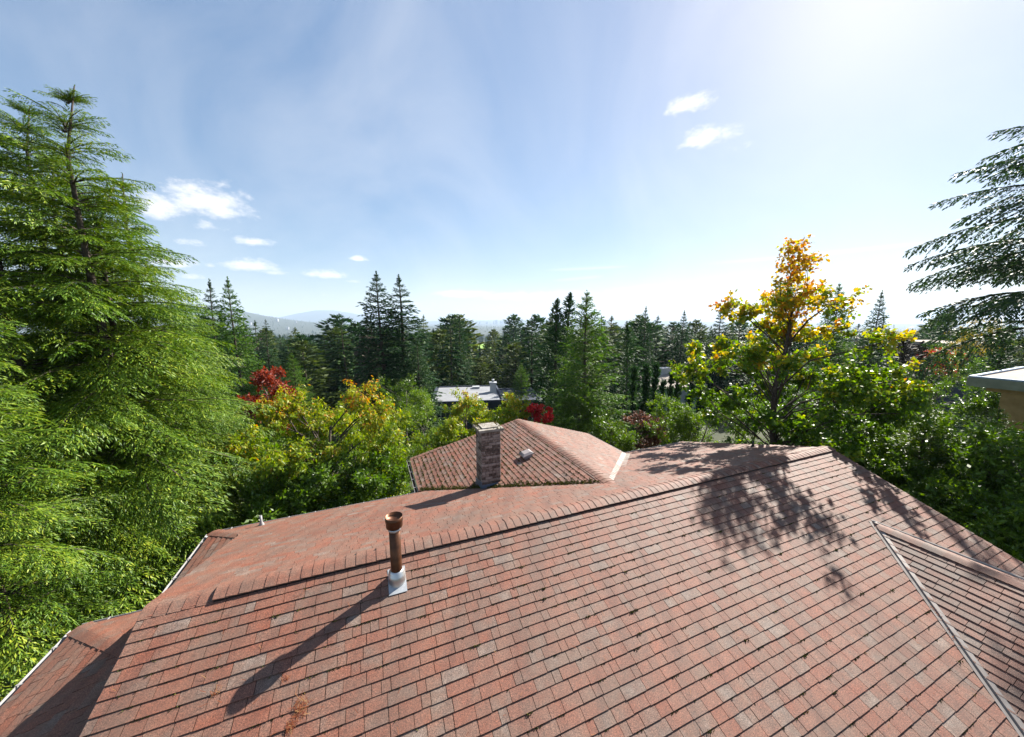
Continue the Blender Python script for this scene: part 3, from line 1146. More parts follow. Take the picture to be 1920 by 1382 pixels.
def kites(base, d, side, L, Wd):
    """arrays -> (N,4,3) kite-shaped leaves"""
    L = np.asarray(L)[:, None]
    Wd = np.asarray(Wd)[:, None]
    m = base + d * L * 0.45
    return np.stack([base, m + side * Wd * .5, base + d * L, m - side * Wd * .5], 1)


def norm(a):
    return a / np.maximum(np.linalg.norm(a, axis=-1, keepdims=True), 1e-9)


def spray(L, rng, up=.15, droop=.3, tw_gap=.12, tw_len=.32, tw_droop=.25, k_gap=.07, k_len=.11, k_w=.03, ang=55, hang=0.0, start=.12, flat=(.55, .75)):
    """one conifer branch along +x: flat twigs on both sides carrying needle sprays. returns quads, wood points"""
    base, dirs, lens = [], [], []
    nt_ = max(4, int(L * (1 - start) / tw_gap))
    for i in range(nt_):
        t = start + (1 - start) * (i + rng.uniform(0, 1)) / nt_
        px = np.array([L * t, 0, L * (up * t - droop * t * t)])
        sl = up - 2 * droop * t
        sgn = 1 if i % 2 else -1
        l = L * tw_len * (1 - t) ** .65 * min(1, .45 + t * 1.6) * rng.uniform(.7, 1.2) + k_len * .8
        a = math.radians(ang * rng.uniform(.75, 1.2))
        td = np.array([math.cos(a), sgn * math.sin(a), sl * .8 + rng.normal(0, .10) - hang * rng.uniform(.2, 1)])
        td /= np.linalg.norm(td)
        nk = max(2, int(l / k_gap))
        q = (np.arange(nk) + rng.uniform(.1, .9, nk)) / nk
        pos = px + td * (q * l)[:, None]
        pos[:, 2] -= tw_droop * l * q * q
        s2 = np.where(np.arange(nk) % 2 == 0, 1, -1) * np.radians(rng.uniform(20, 55, nk))
        ca, sa = np.cos(s2), np.sin(s2)
        kd = np.stack([td[0] * ca - td[1] * sa, td[0] * sa + td[1] * ca, td[2] - 2 * tw_droop * q * .8 + rng.normal(0, .15, nk)], 1)
        base.append(pos)
        dirs.append(kd)
        lens.append(k_len * rng.uniform(.7, 1.3, nk))
        # end of twig
        base.append(pos[-1:] + 0)
        dirs.append(np.array([[td[0], td[1], td[2] - 2 * tw_droop]]))
        lens.append(np.array([k_len * 1.2]))
    # sprays along the axis itself
    na_ = max(3, int(L / (k_gap * 1.4)))
    t = np.linspace(start, 1, na_)
    ax = np.stack([L * t, np.zeros(na_), L * (up * t - droop * t * t)], 1)
    sg = np.where(np.arange(na_) % 2 == 0, 1, -1) * rng.uniform(.2, .6, na_)
    base.append(ax)
    dirs.append(np.stack([np.ones(na_), sg, up - 2 * droop * t], 1))
    lens.append(k_len * rng.uniform(.8, 1.3, na_))
    base, dirs, lens = np.concatenate(base), norm(np.concatenate(dirs)), np.concatenate(lens)
    upv = np.array([0, 0, flat[0]]) + rng.normal(0, flat[1], (len(base), 3))
    side = norm(np.cross(upv, dirs))
    return kites(base, dirs, side, lens, k_w * rng.uniform(.7, 1.3, len(base)))


def conifer(H, R, seed, n_br, par, z0=.08, top_r=.02, prof=.85, el0=-8, el1=38, limb=True, bend=0.0, classes=(1.0, .74, .52, .36, .24), whorl=.55, lvar=(.72, 1.12), leader=.9, tint_mu=.5, keep=None,
            sides=3):
    """returns (crown mesh quads, tints, wood MB)"""
    rng = np.random.default_rng(seed)
    tem = {}
    for ci, c in enumerate(classes):
        tem[ci] = [spray(max(R * c, .25), rng, **par) for _ in range(3)]
    Q, T = [], []
    wood = MB()

    def axis(z):
        q = z / H
        b = bend * max(0, (q - .9) / .1) ** 2
        return np.array([b + .12 * math.sin(q * 5 + seed), .12 * math.sin(q * 4 + seed * 2), z - abs(b) * .35])
    n = 10
    wood.tube([axis(H * i / n) for i in range(n + 1)], [max(.012, H * .0125 * (1 - i / n) ** .9 + .01) for i in range(n + 1)], 7)
    for i in range(n_br):
        f = i / n_br
        q = z0 + (1 - z0) * (1 - (1 - f) ** 1.25)
        if whorl:
            lv = max(1.0, H * (1 - z0) / whorl)
            q = z0 + (1 - z0) * (round((q - z0) / (1 - z0) * lv) + rng.normal(0, .16)) / lv
        q = min(max(q, z0 * .8), .975)
        azm = i * 2.39996 + rng.normal(0, .25)
        rel = (1 - q) ** prof
        low = min(1.0, .72 + q * 2.2)
        L = max(R * rel * low * rng.uniform(*lvar), R * .045)
        e = math.radians(el0 + (el1 - el0) * q ** 2.2 + (18 * max(0, (q - .8) / .2)) + rng.normal(0, 5))
        ci = int(np.argmin([abs(L - R * c) for c in classes]))
        tq = tem[ci][rng.integers(0, 3)]
        s = L / (R * classes[ci])
        cA, sA, cE, sE = math.cos(azm), math.sin(azm), math.cos(e), math.sin(e)
        roll = rng.normal(0, .2)
        cR, sR = math.cos(roll), math.sin(roll)
        Rx = np.array([[1, 0, 0], [0, cR, -sR], [0, sR, cR]])
        Ry = np.array([[cE, 0, -sE], [0, 1, 0], [sE, 0, cE]])
        Rz = np.array([[cA, -sA, 0], [sA, cA, 0], [0, 0, 1]])
        M = Rz @ Ry @ Rx
        p0 = axis(q * H)
        if keep and not keep(p0, M @ np.array([L, 0, 0])):
            continue
        Q.append((tq.reshape(-1, 3) * s) @ M.T + p0)
        T.append(np.clip(rng.normal(tint_mu, .2, len(tq)) + rng.normal(0, .07), 0, 1))
        if limb:
            up, dr = par.get('up', .15), par.get('droop', .3)
            pts = [p0 + M @ np.array([L * t, 0, L * (up * t - dr * t * t)]) for t in (0, .3, .6, .92)]
            r0 = .008 + .009 * L
            wood.tube(pts, [r0, r0 * .75, r0 * .5, .004], sides, cap=False)
    # leader
    zz = np.linspace(H * (1 - leader * .06), H * 1.0, 14)
    b = np.array([axis(z) for z in zz])
    for k in range(3):
        a = rng.uniform(0, 6.28, len(b))
        d = norm(np.stack([np.cos(a), np.sin(a), rng.uniform(1.0, 2.2, len(b))], 1))
        side = norm(np.cross(d, rng.normal(0, 1, d.shape)))
        kl = par.get('k_len', .11)
        Q.append(kites(b, d, side, min(kl, .35) * rng.uniform(.8, 1.4, len(b)) * np.linspace(1.2, .4, len(b)), min(par.get('k_w', .03), .09) * np.ones(len(b))).reshape(-1, 3))
        T.append(rng.uniform(.3, .7, len(b)))
    V = np.concatenate(Q).reshape(-1, 4, 3)
    return V, np.concatenate(T), wood


def tree_thing(name, loc, crown_me, trunk_me, mat, bark, label, cat, group=None, rz=0.0, sc=1.0):
    t = empty(name, loc, rz)
    t.scale = (sc, sc, sc)
    tag(t, label, cat, group)
    link('crown', crown_me, t, mat=mat)
    link('trunk', trunk_me, t, mat=bark)
    return t


def conifer_meshes(name, *a, **k):
    V, T, wd = conifer(*a, **k)
    return mesh_quads(name + '_crown', V, T), wd.mesh(name + '_trunk', True)


# ---- big hemlocks on the left
P_HEM = dict(up=.12, droop=.40, tw_gap=.055, tw_len=.40, tw_droop=.34, k_gap=.030, k_len=.105, k_w=.024, ang=50, hang=.14, flat=(1.1, .4))
hemA = conifer_meshes('hemlock', 17.0, 4.6, 101, 330, P_HEM, whorl=.66, lvar=(.5, 1.25), prof=.66, el0=-4, el1=30, bend=.55, z0=.2, tint_mu=.5)
hemB = conifer_meshes('hemlock_slim', 16.0, 3.9, 102, 300, P_HEM, whorl=.66, lvar=(.5, 1.25), prof=.72, el0=-2, el1=26, bend=-.4, z0=.27, tint_mu=.55)


def hemlock(px, py, Y, meshes, H, rz, label):
    p = at(px, py, Y)
    z = tz(p.x, p.y) - .3
    tree_thing('hemlock_tree', (p.x, p.y, z), *meshes, M_hem, M_bark, label, 'tree', 'hemlocks beside the house', rz, (p.z - z) / H)


hemlock(128, 188, 9.4, hemA, 16.6, R_(-10), 'tall hemlock with a pale bent leader and drooping top branches')
hemlock(222, 322, 11.6, hemB, 16.0, R_(160), 'hemlock with thin straight leader just behind the bent-topped one')
hemlock(-60, 150, 8.6, hemB, 16.0, R_(60), 'broad hemlock whose lower boughs hang towards the near house gutter')
hemlock(28, 196, 13.0, hemA, 16.6, R_(120), 'hemlock with a fine arching leader behind the other hemlocks')
hemlock(330, 560, 13.5, hemA, 16.6, R_(220), 'shorter bright green hemlock at the outer edge of the hemlock group')
hemlock(-150, 420, 6.3, hemB, 16.0, R_(20), 'low hemlock standing closest to the house gutter')

hemlock(75, 265, 10.6, hemB, 16.0, R_(300), 'dense hemlock crowded against the bent-topped one on its outer side')
hemlock(175, 350, 10.2, hemA, 16.6, R_(75), 'hemlock with full lower boughs in front of the thin-leader one')

# ---- hemlock boughs reaching in on the right
P_HR = dict(up=.20, droop=.42, tw_gap=.055, tw_len=.30, tw_droop=.5, k_gap=.034, k_len=.12, k_w=.042, ang=48, hang=.4)
hemR = conifer_meshes('bough_tree', 15.5, 5.4, 131, 84, P_HR, whorl=.8, lvar=(.55, 1.15), prof=.42, el0=-12, el1=16, z0=.57, tint_mu=.45)
M_hemd = mat_leaf('dark_hemlock_needles', [(0.0, (0.014, 0.035, 0.014)), (0.5, (0.035, 0.07, 0.022)), (1.0, (0.08, 0.12, 0.03))], trans=0.25, rough=0.5)
hr = tree_thing('hemlock_tree', (19.0, 12.0, tz(19.0, 12.0) - .3), *hemR, M_hemd, M_bark, 'dark hemlock whose long boughs reach in over the flat-roofed neighbour', 'tree', None, R_(75), 1.0)
hr.scale = (1.25, 1.25, 1.09)

# ---- firs in the middle distance
P_FIR = dict(up=.10, droop=.02, tw_gap=.19, tw_len=.38, tw_droop=.25, k_gap=.11, k_len=.27, k_w=.105, ang=50, hang=.25)
firA = conifer_meshes('fir', 19.0, 4.3, 201, 300, P_FIR, prof=.82, el0=-12, el1=40, tint_mu=.45)
firB = conifer_meshes('fir', 18.0, 3.6, 202, 290, P_FIR, prof=.9, el0=-15, el1=42, tint_mu=.45)
P_FC = dict(up=.14, droop=.06, tw_gap=.15, tw_len=.36, tw_droop=.22, k_gap=.08, k_len=.19, k_w=.07, ang=52, hang=.05)
firC = conifer_meshes('young_fir', 14.0, 4.0, 203, 320, P_FC, prof=.75, el0=-5, el1=42, tint_mu=.5, leader=2.4)
P_CYP = dict(up=.5, droop=.1, tw_gap=.22, tw_len=.30, tw_droop=.1, k_gap=.12, k_len=.26, k_w=.10, ang=40, hang=-.1)
cyp = conifer_meshes('cypress', 15.0, 2.6, 204, 150, P_CYP, prof=.62, el0=20, el1=60, z0=.03, tint_mu=.35, limb=False)
thu = conifer_meshes('thuja', 6.0, .72, 205, 110, dict(up=.8, droop=.1, tw_gap=.11, tw_len=.4, tw_droop=.0, k_gap=.08, k_len=.2, k_w=.075, ang=35, hang=-.2), prof=.38, el0=45, el1=70, z0=.02, limb=False, classes=(1.0, .7, .45))


def place(kind, px, py, Y, meshes, H, mat, label, name, group=None, rz=None, wide=1.0, cat='tree'):
    p = at(px, py, Y)
    z = tz(p.x, p.y) - .3
    s = (p.z - z) / H
    t = tree_thing(name, (p.x, p.y, z), *meshes, mat, M_bark, label, cat, group, rnd.uniform(0, 6.28) if rz is None else rz, s)
    t.scale = (s * wide, s * wide, s)
    return t


def remat(pair, mat):
    c = pair[0].copy()
    c.materials.clear()
    c.materials.append(mat)
    return (c, pair[1])


place(0, 708, 510, 38, firA, 19, M_fir, 'slightly taller of the tall paired dark firs behind the cherry tree', 'fir_tree', rz=.4, wide=1.35)
place(0, 745, 516, 40, firB, 18, M_fir, 'broader and shorter of the tall paired dark firs behind the cherry tree', 'fir_tree', rz=2.2, wide=1.7)
place(0, 782, 640, 37, firB, 18, M_fir, 'much shorter fir against the flank of the tall paired firs', 'fir_tree', rz=1.2, wide=1.5)
place(0, 1103, 545, 23, firC, 14, M_firb, 'bright green fir with a long bare leader beyond the wing ridge', 'fir_tree', rz=.8, wide=1.15)
place(0, 1046, 560, 33, cyp, 15, M_fir, 'shorter spire of the dense dark cypress pair behind the bare-leader fir', 'cypress_tree', wide=1.45)
place(0, 1066, 549, 34, cyp, 15, M_fir, 'taller spire of the dense dark cypress pair behind the bare-leader fir', 'cypress_tree', wide=1.45)
place(0, 1178, 608, 40, cyp, 15, M_fir, 'broad dark cypress between the bare-leader fir and the columnar thujas', 'cypress_tree', wide=1.3)
firA_y = remat(firA, M_firb)
place(0, 428, 520, 30, firA_y, 19, M_firb, 'olive green conifer with layered boughs beside the hemlock group', 'conifer_tree', rz=1.0, wide=.9)
place(0, 394, 524, 34, firB, 18, M_fir, 'dark conifer behind the olive layered conifer', 'conifer_tree', rz=.2)
place(0, 500, 612, 44, firB, 18, M_fir, 'dark fir above the dark red tree', 'fir_tree', rz=.2, wide=1.2)
place(0, 548, 660, 36, firC, 14, M_firb, 'mid green fir between the dark red tree and the cherry tree', 'fir_tree', rz=3.2, wide=.9)
place(0, 862, 594, 58, firA, 19, M_fir, 'slender fir standing beside the green field', 'fir_tree', rz=.5, wide=.8)
place(0, 978, 680, 46, firC, 14, M_fir, 'small blue-green fir behind the flat-roofed navy house', 'fir_tree', rz=1.5)
place(0, 1212, 574, 52, firA, 19, M_fir, 'tall fir behind the broad dark cypress', 'fir_tree', rz=.2, wide=.8)
place(0, 1282, 582, 66, firA, 19, M_fir, 'hazy fir above the pale distant roof', 'fir_tree', rz=2.2, wide=.9)
place(0, 1352, 574, 60, firB, 18, M_fir, 'hazy broad fir between the pale distant roof and the turning maple', 'fir_tree', rz=3.2, wide=1.2)
place(0, 1574, 530, 40, firC, 14, M_fir, 'fir top showing over the shoulder of the turning maple', 'fir_tree', rz=3.2, wide=.7)
place(0, 1652, 545, 36, firA, 19, M_fir, 'dark fir between the turning maple and the brown cedars', 'fir_tree', rz=1.7, wide=.75)
place(0, 1782, 574, 52, cyp, 15, M_fir, 'rounded hazy dark evergreen behind the low red shrubs', 'evergreen_tree', wide=2.0)
place(0, 1700, 628, 30, remat(cyp, M_brown), 15, M_brown, 'taller dull brown upright cedar, farther from the red shrubs', 'cedar_tree', wide=1.9)
place(0, 1735, 640, 31, remat(cyp, M_brown), 15, M_brown, 'shorter dull brown upright cedar standing next to the red shrubs', 'cedar_tree', wide=1.7)
place(0, 1890, 610, 24, remat(cyp, M_fir), 15, M_fir, 'dark evergreen behind the flat-roofed neighbour', 'evergreen_tree', wide=1.6)
place(0, 1740, 745, 12.5, remat(firC, M_hem), 14, M_hem, 'feathery bright green conifer top among the glossy shrubs', 'conifer_tree', wide=1.25)
place(0, 1880, 765, 11.5, remat(firC, M_hem), 14, M_hem, 'low feathery green conifer below the flat-roofed neighbour', 'conifer_tree', wide=1.3)
for (px, py, Y) in ((1192, 690, 30), (1208, 684, 29), (1226, 682, 30), (1262, 700, 31), (1272, 694, 30), (1298, 672, 32), (1316, 682, 31), (1248, 715, 29)):
    place(0, px, py, Y, thu, 6.0, M_fir, 'narrow columnar thuja in the row near the pale distant roof', 'thuja_tree', 'columnar thujas', wide=.9)

# ---- forest behind: individual conifers, then the mass
farA = conifer_meshes('far_conifer', 20.0, 4.0, 301, 110, dict(up=.1, droop=.05, tw_gap=.5, tw_len=.42, tw_droop=.2, k_gap=.36, k_len=.75, k_w=.30, ang=50), limb=False, whorl=.8, classes=(1.0, .7, .45, .28))
farB = conifer_meshes('far_conifer', 22.0, 3.4, 302, 105, dict(up=.05, droop=.12, tw_gap=.5, tw_len=.42, tw_droop=.25, k_gap=.36, k_len=.75, k_w=.32, ang=50), limb=False, whorl=.8, classes=(1.0, .7, .45, .28), prof=.95)
farC = conifer_meshes('far_conifer', 18.0, 4.4, 303, 105, dict(up=.25, droop=.05, tw_gap=.5, tw_len=.4, tw_droop=.15, k_gap=.36, k_len=.8, k_w=.34, ang=45), limb=False, whorl=.8, classes=(1.0, .7, .45, .28), prof=.6)
for m_ in (farA, farB, farC):
    m_[0].materials.append(M_fir)
    m_[1].materials.append(M_bark)
M_olive = mat_leaf('olive_needles', [(0.0, (0.03, 0.05, 0.012)), (0.5, (0.07, 0.10, 0.022)), (1.0, (0.13, 0.155, 0.035))], trans=.25, spec=.1, noise=.4)
olA, olC, brB = remat(farA, M_olive), remat(farC, M_olive), remat(farB, M_brown)
ntree = 0
tries = 0
placed = []
while ntree < 295 and tries < 6000:
    tries += 1
    Y = 46 * (210 / 46) ** rnd.random() ** 0.9
    px = rnd.uniform(250, 1920)
    x = (px - 960) / 643 * Y
    if px > 1500 and Y < 60:
        continue
    if any((x - a) ** 2 + (Y - b) ** 2 < (2.6 + Y * .018) ** 2 for a, b in placed):
        continue
    z = tz(x, Y)
    if abs(px - 888) < 20:
        lim = at(px, 668, Y).z - z
    else:
        lim = at(px, rnd.choice([590, 598, 604, 610, 618, 626, 634]), Y).z - z
    H = min(rnd.uniform(17, 36), lim)
    if px > 1420 and Y < 120:
        H = min(H, at(px, 615, Y).z - z)
    if -6 < x < 5 and 36 < Y < 58:
        continue
    if 1215 < px < 1320 and 50 < Y < 70:
        continue
    if H < 7:
        continue
    placed.append((x, Y))
    me = rnd.choice([(farA, 20), (farB, 22), (farC, 18)])
    pick = rnd.random()
    if pick < .24:
        me = (rnd.choice([olA, olC]), me[1])
        lab, grp = 'olive green conifer in the forest band below the horizon', 'olive forest conifers'
    elif pick < .32:
        me = (brB, 22)
        lab, grp = 'dull brownish conifer in the forest band below the horizon', 'brownish forest conifers'
    else:
        lab, grp = 'dark green conifer in the forest band below the horizon', 'dark forest conifers'
    t = tree_thing('forest_conifer', (x, Y, z - .3), me[0][0], me[0][1], M_fir, M_bark, lab, 'tree', grp, rnd.uniform(0, 6.28), 1)
    s = H / me[1]
    wd = max(s, .75) * rnd.uniform(1.0, 1.65)
    t.scale = (wd, wd, s)
    ntree += 1

# forest mass: ragged little conifers as one object
rng = np.random.default_rng(77)


def forest_mass(N, y0, y1, hmin, hmax, seg=7, mask=None):
    Y = y0 * (y1 / y0) ** rng.uniform(0, 1, N)
    X = rng.uniform(-1.75, 1.75, N) * Y
    keepm = np.ones(N, bool)
    keepm &= ~((np.abs(X / Y + .105) < .055) & (Y > 200) & (Y < 830))
    X, Y = X[keepm], Y[keepm]
    N = len(X)
    Z = terrain_z(X, Y) - .5
    H = rng.uniform(hmin, hmax, N)
    Rr = H * rng.uniform(.13, .2, N)
    Vs, Ts = [], []
    # stacked ragged fans: (tier) triangles as degenerate-free quads
    for tier in range(4):
        zb = H * (.12 + .2 * tier)
        zt = H * (.50 + .165 * tier)
        rt = Rr * (1 - .22 * tier)
        for k in range(seg):
            a = rng.uniform(0, .5, N) + k * 2 * math.pi / seg + tier
            da = 2 * math.pi / seg * .62
            r1_, r2_ = rt * rng.uniform(.65, 1.25, N), rt * rng.uniform(.65, 1.25, N)
            A = np.stack([X + r1_ * np.cos(a - da), Y + r1_ * np.sin(a - da), Z + zb * rng.uniform(.85, 1.15, N)], 1)
            B = np.stack([X + r2_ * np.cos(a + da), Y + r2_ * np.sin(a + da), Z + zb * rng.uniform(.85, 1.15, N)], 1)
            C = np.stack([X + .06 * Rr * np.cos(a + .2), Y + .06 * Rr * np.sin(a + .2), Z + zt], 1)
            D_ = np.stack([X + .06 * Rr * np.cos(a - .2), Y + .06 * Rr * np.sin(a - .2), Z + zt], 1)
            Vs.append(np.stack([A, B, C, D_], 1))
            Ts.append(np.clip(rng.normal(.45, .22, N), 0, 1))
    return np.concatenate(Vs), np.concatenate(Ts)


Va, Ta = forest_mass(2600, 150, 1100, 13, 24)
Vb, Tb = forest_mass(9000, 900, 6200, 12, 24, seg=4)
fo = link('forest', mesh_quads('forest', np.concatenate([Va, Vb]), np.concatenate([Ta, Tb])), mat=M_fir)
tag(fo, 'dense evergreen forest covering the valley and far hillside', 'forest', kind='stuff')


# ---- broadleaf trees
def broadleaf(seed, H, lobes, leaf_L, leaf_W, n_leaf, trunk_r, droop=.5, tint=None, twigs=14, twig_len=1.0, base_z=0.0, spread_leaf=.10, fork=.35, size_var=.35, up=0.25):
    """lobes: list of (x,y,z,r) in local coords. returns crown quads, tint, wood"""
    rng = np.random.default_rng(seed)
    wood = MB()
    top = np.array([0, 0, H * .82])
    n = 7
    tp = [np.array([.12 * math.sin(i * 1.3 + seed), .12 * math.cos(i * 1.7 + seed) - .12 * math.cos(seed), H * .82 * i / n]) for i in range(n + 1)]
    wood.tube(tp, [trunk_r * (1 - .85 * i / n) + .012 for i in range(n + 1)], 8)
    B, Dr, Tn = [], [], []
    for (x, y, z, r) in lobes:
        c = np.array([x, y, z])
        zz = min(max(z - math.hypot(x, y) * .75 - r * .2, H * fork * .6), H * .80)
        i = zz / (H * .82) * n
        i0 = min(int(i), n - 1)
        st_ = tp[i0] + (tp[i0 + 1] - tp[i0]) * (i - i0)
        mid = st_ + (c - st_) * .5 + rng.normal(0, .12, 3) * np.linalg.norm(c - st_) * .5 + np.array([0, 0, .08 * np.linalg.norm(c - st_)])
        lr = max(.014, .25 * trunk_r * min(1.4, r))
        wood.tube([st_, mid, c], [lr, lr * .75, lr * .45], 5, cap=False)
        for k in range(twigs):
            d = rng.normal(0, 1, 3)
            d[2] = d[2] * .85 + up
            d /= np.linalg.norm(d)
            ln = r * rng.uniform(.65, 1.12) * twig_len
            e = c + d * ln
            m2 = c + d * ln * .5 + rng.normal(0, .06, 3) * r
            if k % 2 == 0:
                wood.tube([c, m2, e], [lr * .4, lr * .28, .004], 3, cap=False)
            m = n_leaf
            t = rng.uniform(.25, 1.03, m) ** .8
            pos = np.where((t < .5)[:, None], c + (m2 - c) * (t * 2)[:, None], m2 + (e - m2) * ((t - .5) * 2)[:, None])
            pos = pos + rng.normal(0, spread_leaf * r, (m, 3))
            a = rng.normal(0, 1, (m, 3))
            dd = norm(d * .5 + a * .8 - np.array([0, 0, droop]))
            B.append(pos)
            Dr.append(dd)
            ti = rng.normal(.45, .2, m) + rng.normal(0, .10) if tint is None else tint(pos, rng, c)
            Tn.append(np.clip(ti, 0, 1))
    B, Dr, Tn = np.concatenate(B), np.concatenate(Dr), np.concatenate(Tn)
    side = norm(np.cross(Dr, rng.normal(0, 1, Dr.shape) + np.array([0, 0, 1.2])))
    s = np.exp(rng.normal(0, size_var, len(B)))
    s = np.clip(s, .5, 1.7)
    return kites(B, Dr, side, leaf_L * s, leaf_W * s), Tn, wood


def rand_lobes(seed, n, ctr, rad, r0, r1, shape=None):
    r = random.Random(seed)
    out = []
    while len(out) < n:
        x, y, z = r.uniform(-1, 1), r.uniform(-1, 1), r.uniform(-1, 1)
        d = x * x + y * y + z * z
        if d > 1 or d < .18:
            continue
        if shape and not shape(x, y, z):
            continue
        out.append((ctr[0] + x * rad[0], ctr[1] + y * rad[1], ctr[2] + z * rad[2], r.uniform(r0, r1)))
    return out


def broad_thing(name, loc, data, mat, bark, label, cat='tree', group=None, rz=0.0):
    V, T, wd = data
    return tree_thing(name, loc, mesh_quads(name + '_crown', V, T), wd.mesh(name + '_trunk', True), mat, bark, label, cat, group, rz, 1.0)


def gnd(px, py, Y):
    p = at(px, py, Y)
    z = tz(p.x, p.y) - .15
    return (p.x, p.y, z), p.z - z


# cherry
loc, hc = gnd(620, 850, 13.0)


def cherry_tint(pos, rng, c):
    up_ = np.clip((pos[:, 2] - (hc - .5)) / 3.2, 0, 1)
    return rng.normal(.36, .18, len(pos)) + .36 * up_ + rng.normal(0, .10)


broad_thing('cherry_tree', loc, broadleaf(401, hc + 2.6, rand_lobes(1, 62, (0, 0, hc - .4), (3.2, 3.0, 2.9), .65, 1.05), .125, .046, 78, .16, droop=.9, tint=cherry_tint, twigs=13), M_cherry, M_bark,
            'broad cherry tree with yellow-green leaves turning orange at the tips')
loc, hc2 = gnd(872, 800, 17.5)
hc = hc2
broad_thing('cherry_tree', loc, broadleaf(402, hc2 + 1.6, rand_lobes(2, 34, (0, 0, hc2 - .3), (2.3, 2.0, 1.8), .5, .8), .12, .046, 62, .11, droop=.8, tint=cherry_tint, twigs=12), M_cherry, M_bark,
            'smaller yellow-green cherry tree directly behind the brick chimney')
loc, hc2 = gnd(945, 768, 19.5)
hc = hc2
broad_thing('cherry_tree', loc, broadleaf(403, hc2 + .9, rand_lobes(3, 24, (0, 0, hc2 - .3), (1.5, 1.1, 1.2), .35, .6), .14, .056, 28, .08, droop=.7, tint=cherry_tint, twigs=12), M_cherry, M_bark,
            'slim young tree with orange tipped leaves in front of the navy house')
# dark red tree
loc, hh = gnd(503, 750, 21)
broad_thing('red_leaved_tree', loc, broadleaf(404, hh + 2.1, rand_lobes(4, 30, (0, 0, hh - .1), (1.5, 1.4, 2.0), .4, .65, lambda x, y, z: abs(x) < .95 - .4 * z), .15, .08, 26, .10, droop=.3, twigs=12), M_red, M_barkg,
            'upright tree with dark red leaves next to the hemlocks')
# scarlet maple
loc, hh = gnd(1004, 778, 19)
broad_thing('small_maple', loc, broadleaf(405, hh + .8, rand_lobes(5, 15, (0, 0, hh), (.85, .8, .65), .16, .34), .10, .065, 22, .06, droop=.3, twigs=11), M_scar, M_barkg,
            'small scarlet maple behind the wing ridge')
# bronze shrub-tree
loc, hh = gnd(1203, 800, 23)
broad_thing('bronze_maple', loc, broadleaf(406, hh + 1.5, rand_lobes(6, 26, (0, 0, hh - .5), (1.5, 1.4, 1.7), .4, .7), .13, .08, 26, .08, droop=.4, twigs=12), M_purp, M_barkg,
            'bronze-leaved small tree at the foot of the bare-leader fir')
# big turning maple
loc, hm = gnd(1468, 660, 14)
hm_ = hm


def maple_tint(pos, rng, c):
    q = np.clip((pos[:, 2] - (hm_ - .5)) / 3.6, -.6, 1)
    return rng.normal(.29, .12, len(pos)) + .44 * q + rng.normal(0, .13) + .07 * np.clip(np.hypot(pos[:, 0], pos[:, 1]) - 3.0, 0, 3)


ml = rand_lobes(7, 88, (0, 0, hm - 1.4), (4.0, 3.3, 3.95), .42, .8, lambda x, y, z: math.hypot(x, y) < 1.02 - .55 * max(0, z))
hinv = HMW.inverted()


def off_roof(l):
    p = hinv @ Vector((loc[0] + l[0], loc[1] + l[1], loc[2] + l[2]))
    return p.x > U1 + .3 + l[3] or p.z - l[3] > RIDGE + .25 or p.y > EVR + .4 + l[3]


ml = [l for l in ml if off_roof(l)]
data = broadleaf(407, hm + 4.1, ml, .125, .10, 36, .20, droop=.5, tint=maple_tint, twigs=13, twig_len=1.05, fork=.3)
# sparse top: few leaves on long bare twigs
tl = [(rnd.gauss(0, .62) * (1.3 - .085 * i), rnd.gauss(0, .4), hm + 1.25 + .235 * i, rnd.uniform(.46, .66)) for i in range(13)]
d2 = broadleaf(408, hm + 4.3, tl, .12, .09, 12, .05, droop=.6, tint=lambda p, r, c: r.normal(.72, .13, len(p)), twigs=12, twig_len=1.1, fork=.75, up=.7)
for v_, f_ in ((d2[2].v, d2[2].f),):
    data[2].add(v_, f_)
broad_thing('maple_tree', loc, (np.concatenate([data[0], d2[0]]), np.concatenate([data[1], d2[1]]), data[2]), M_maple, M_bark,
            'large maple with green lower leaves and orange-yellow thinning top')
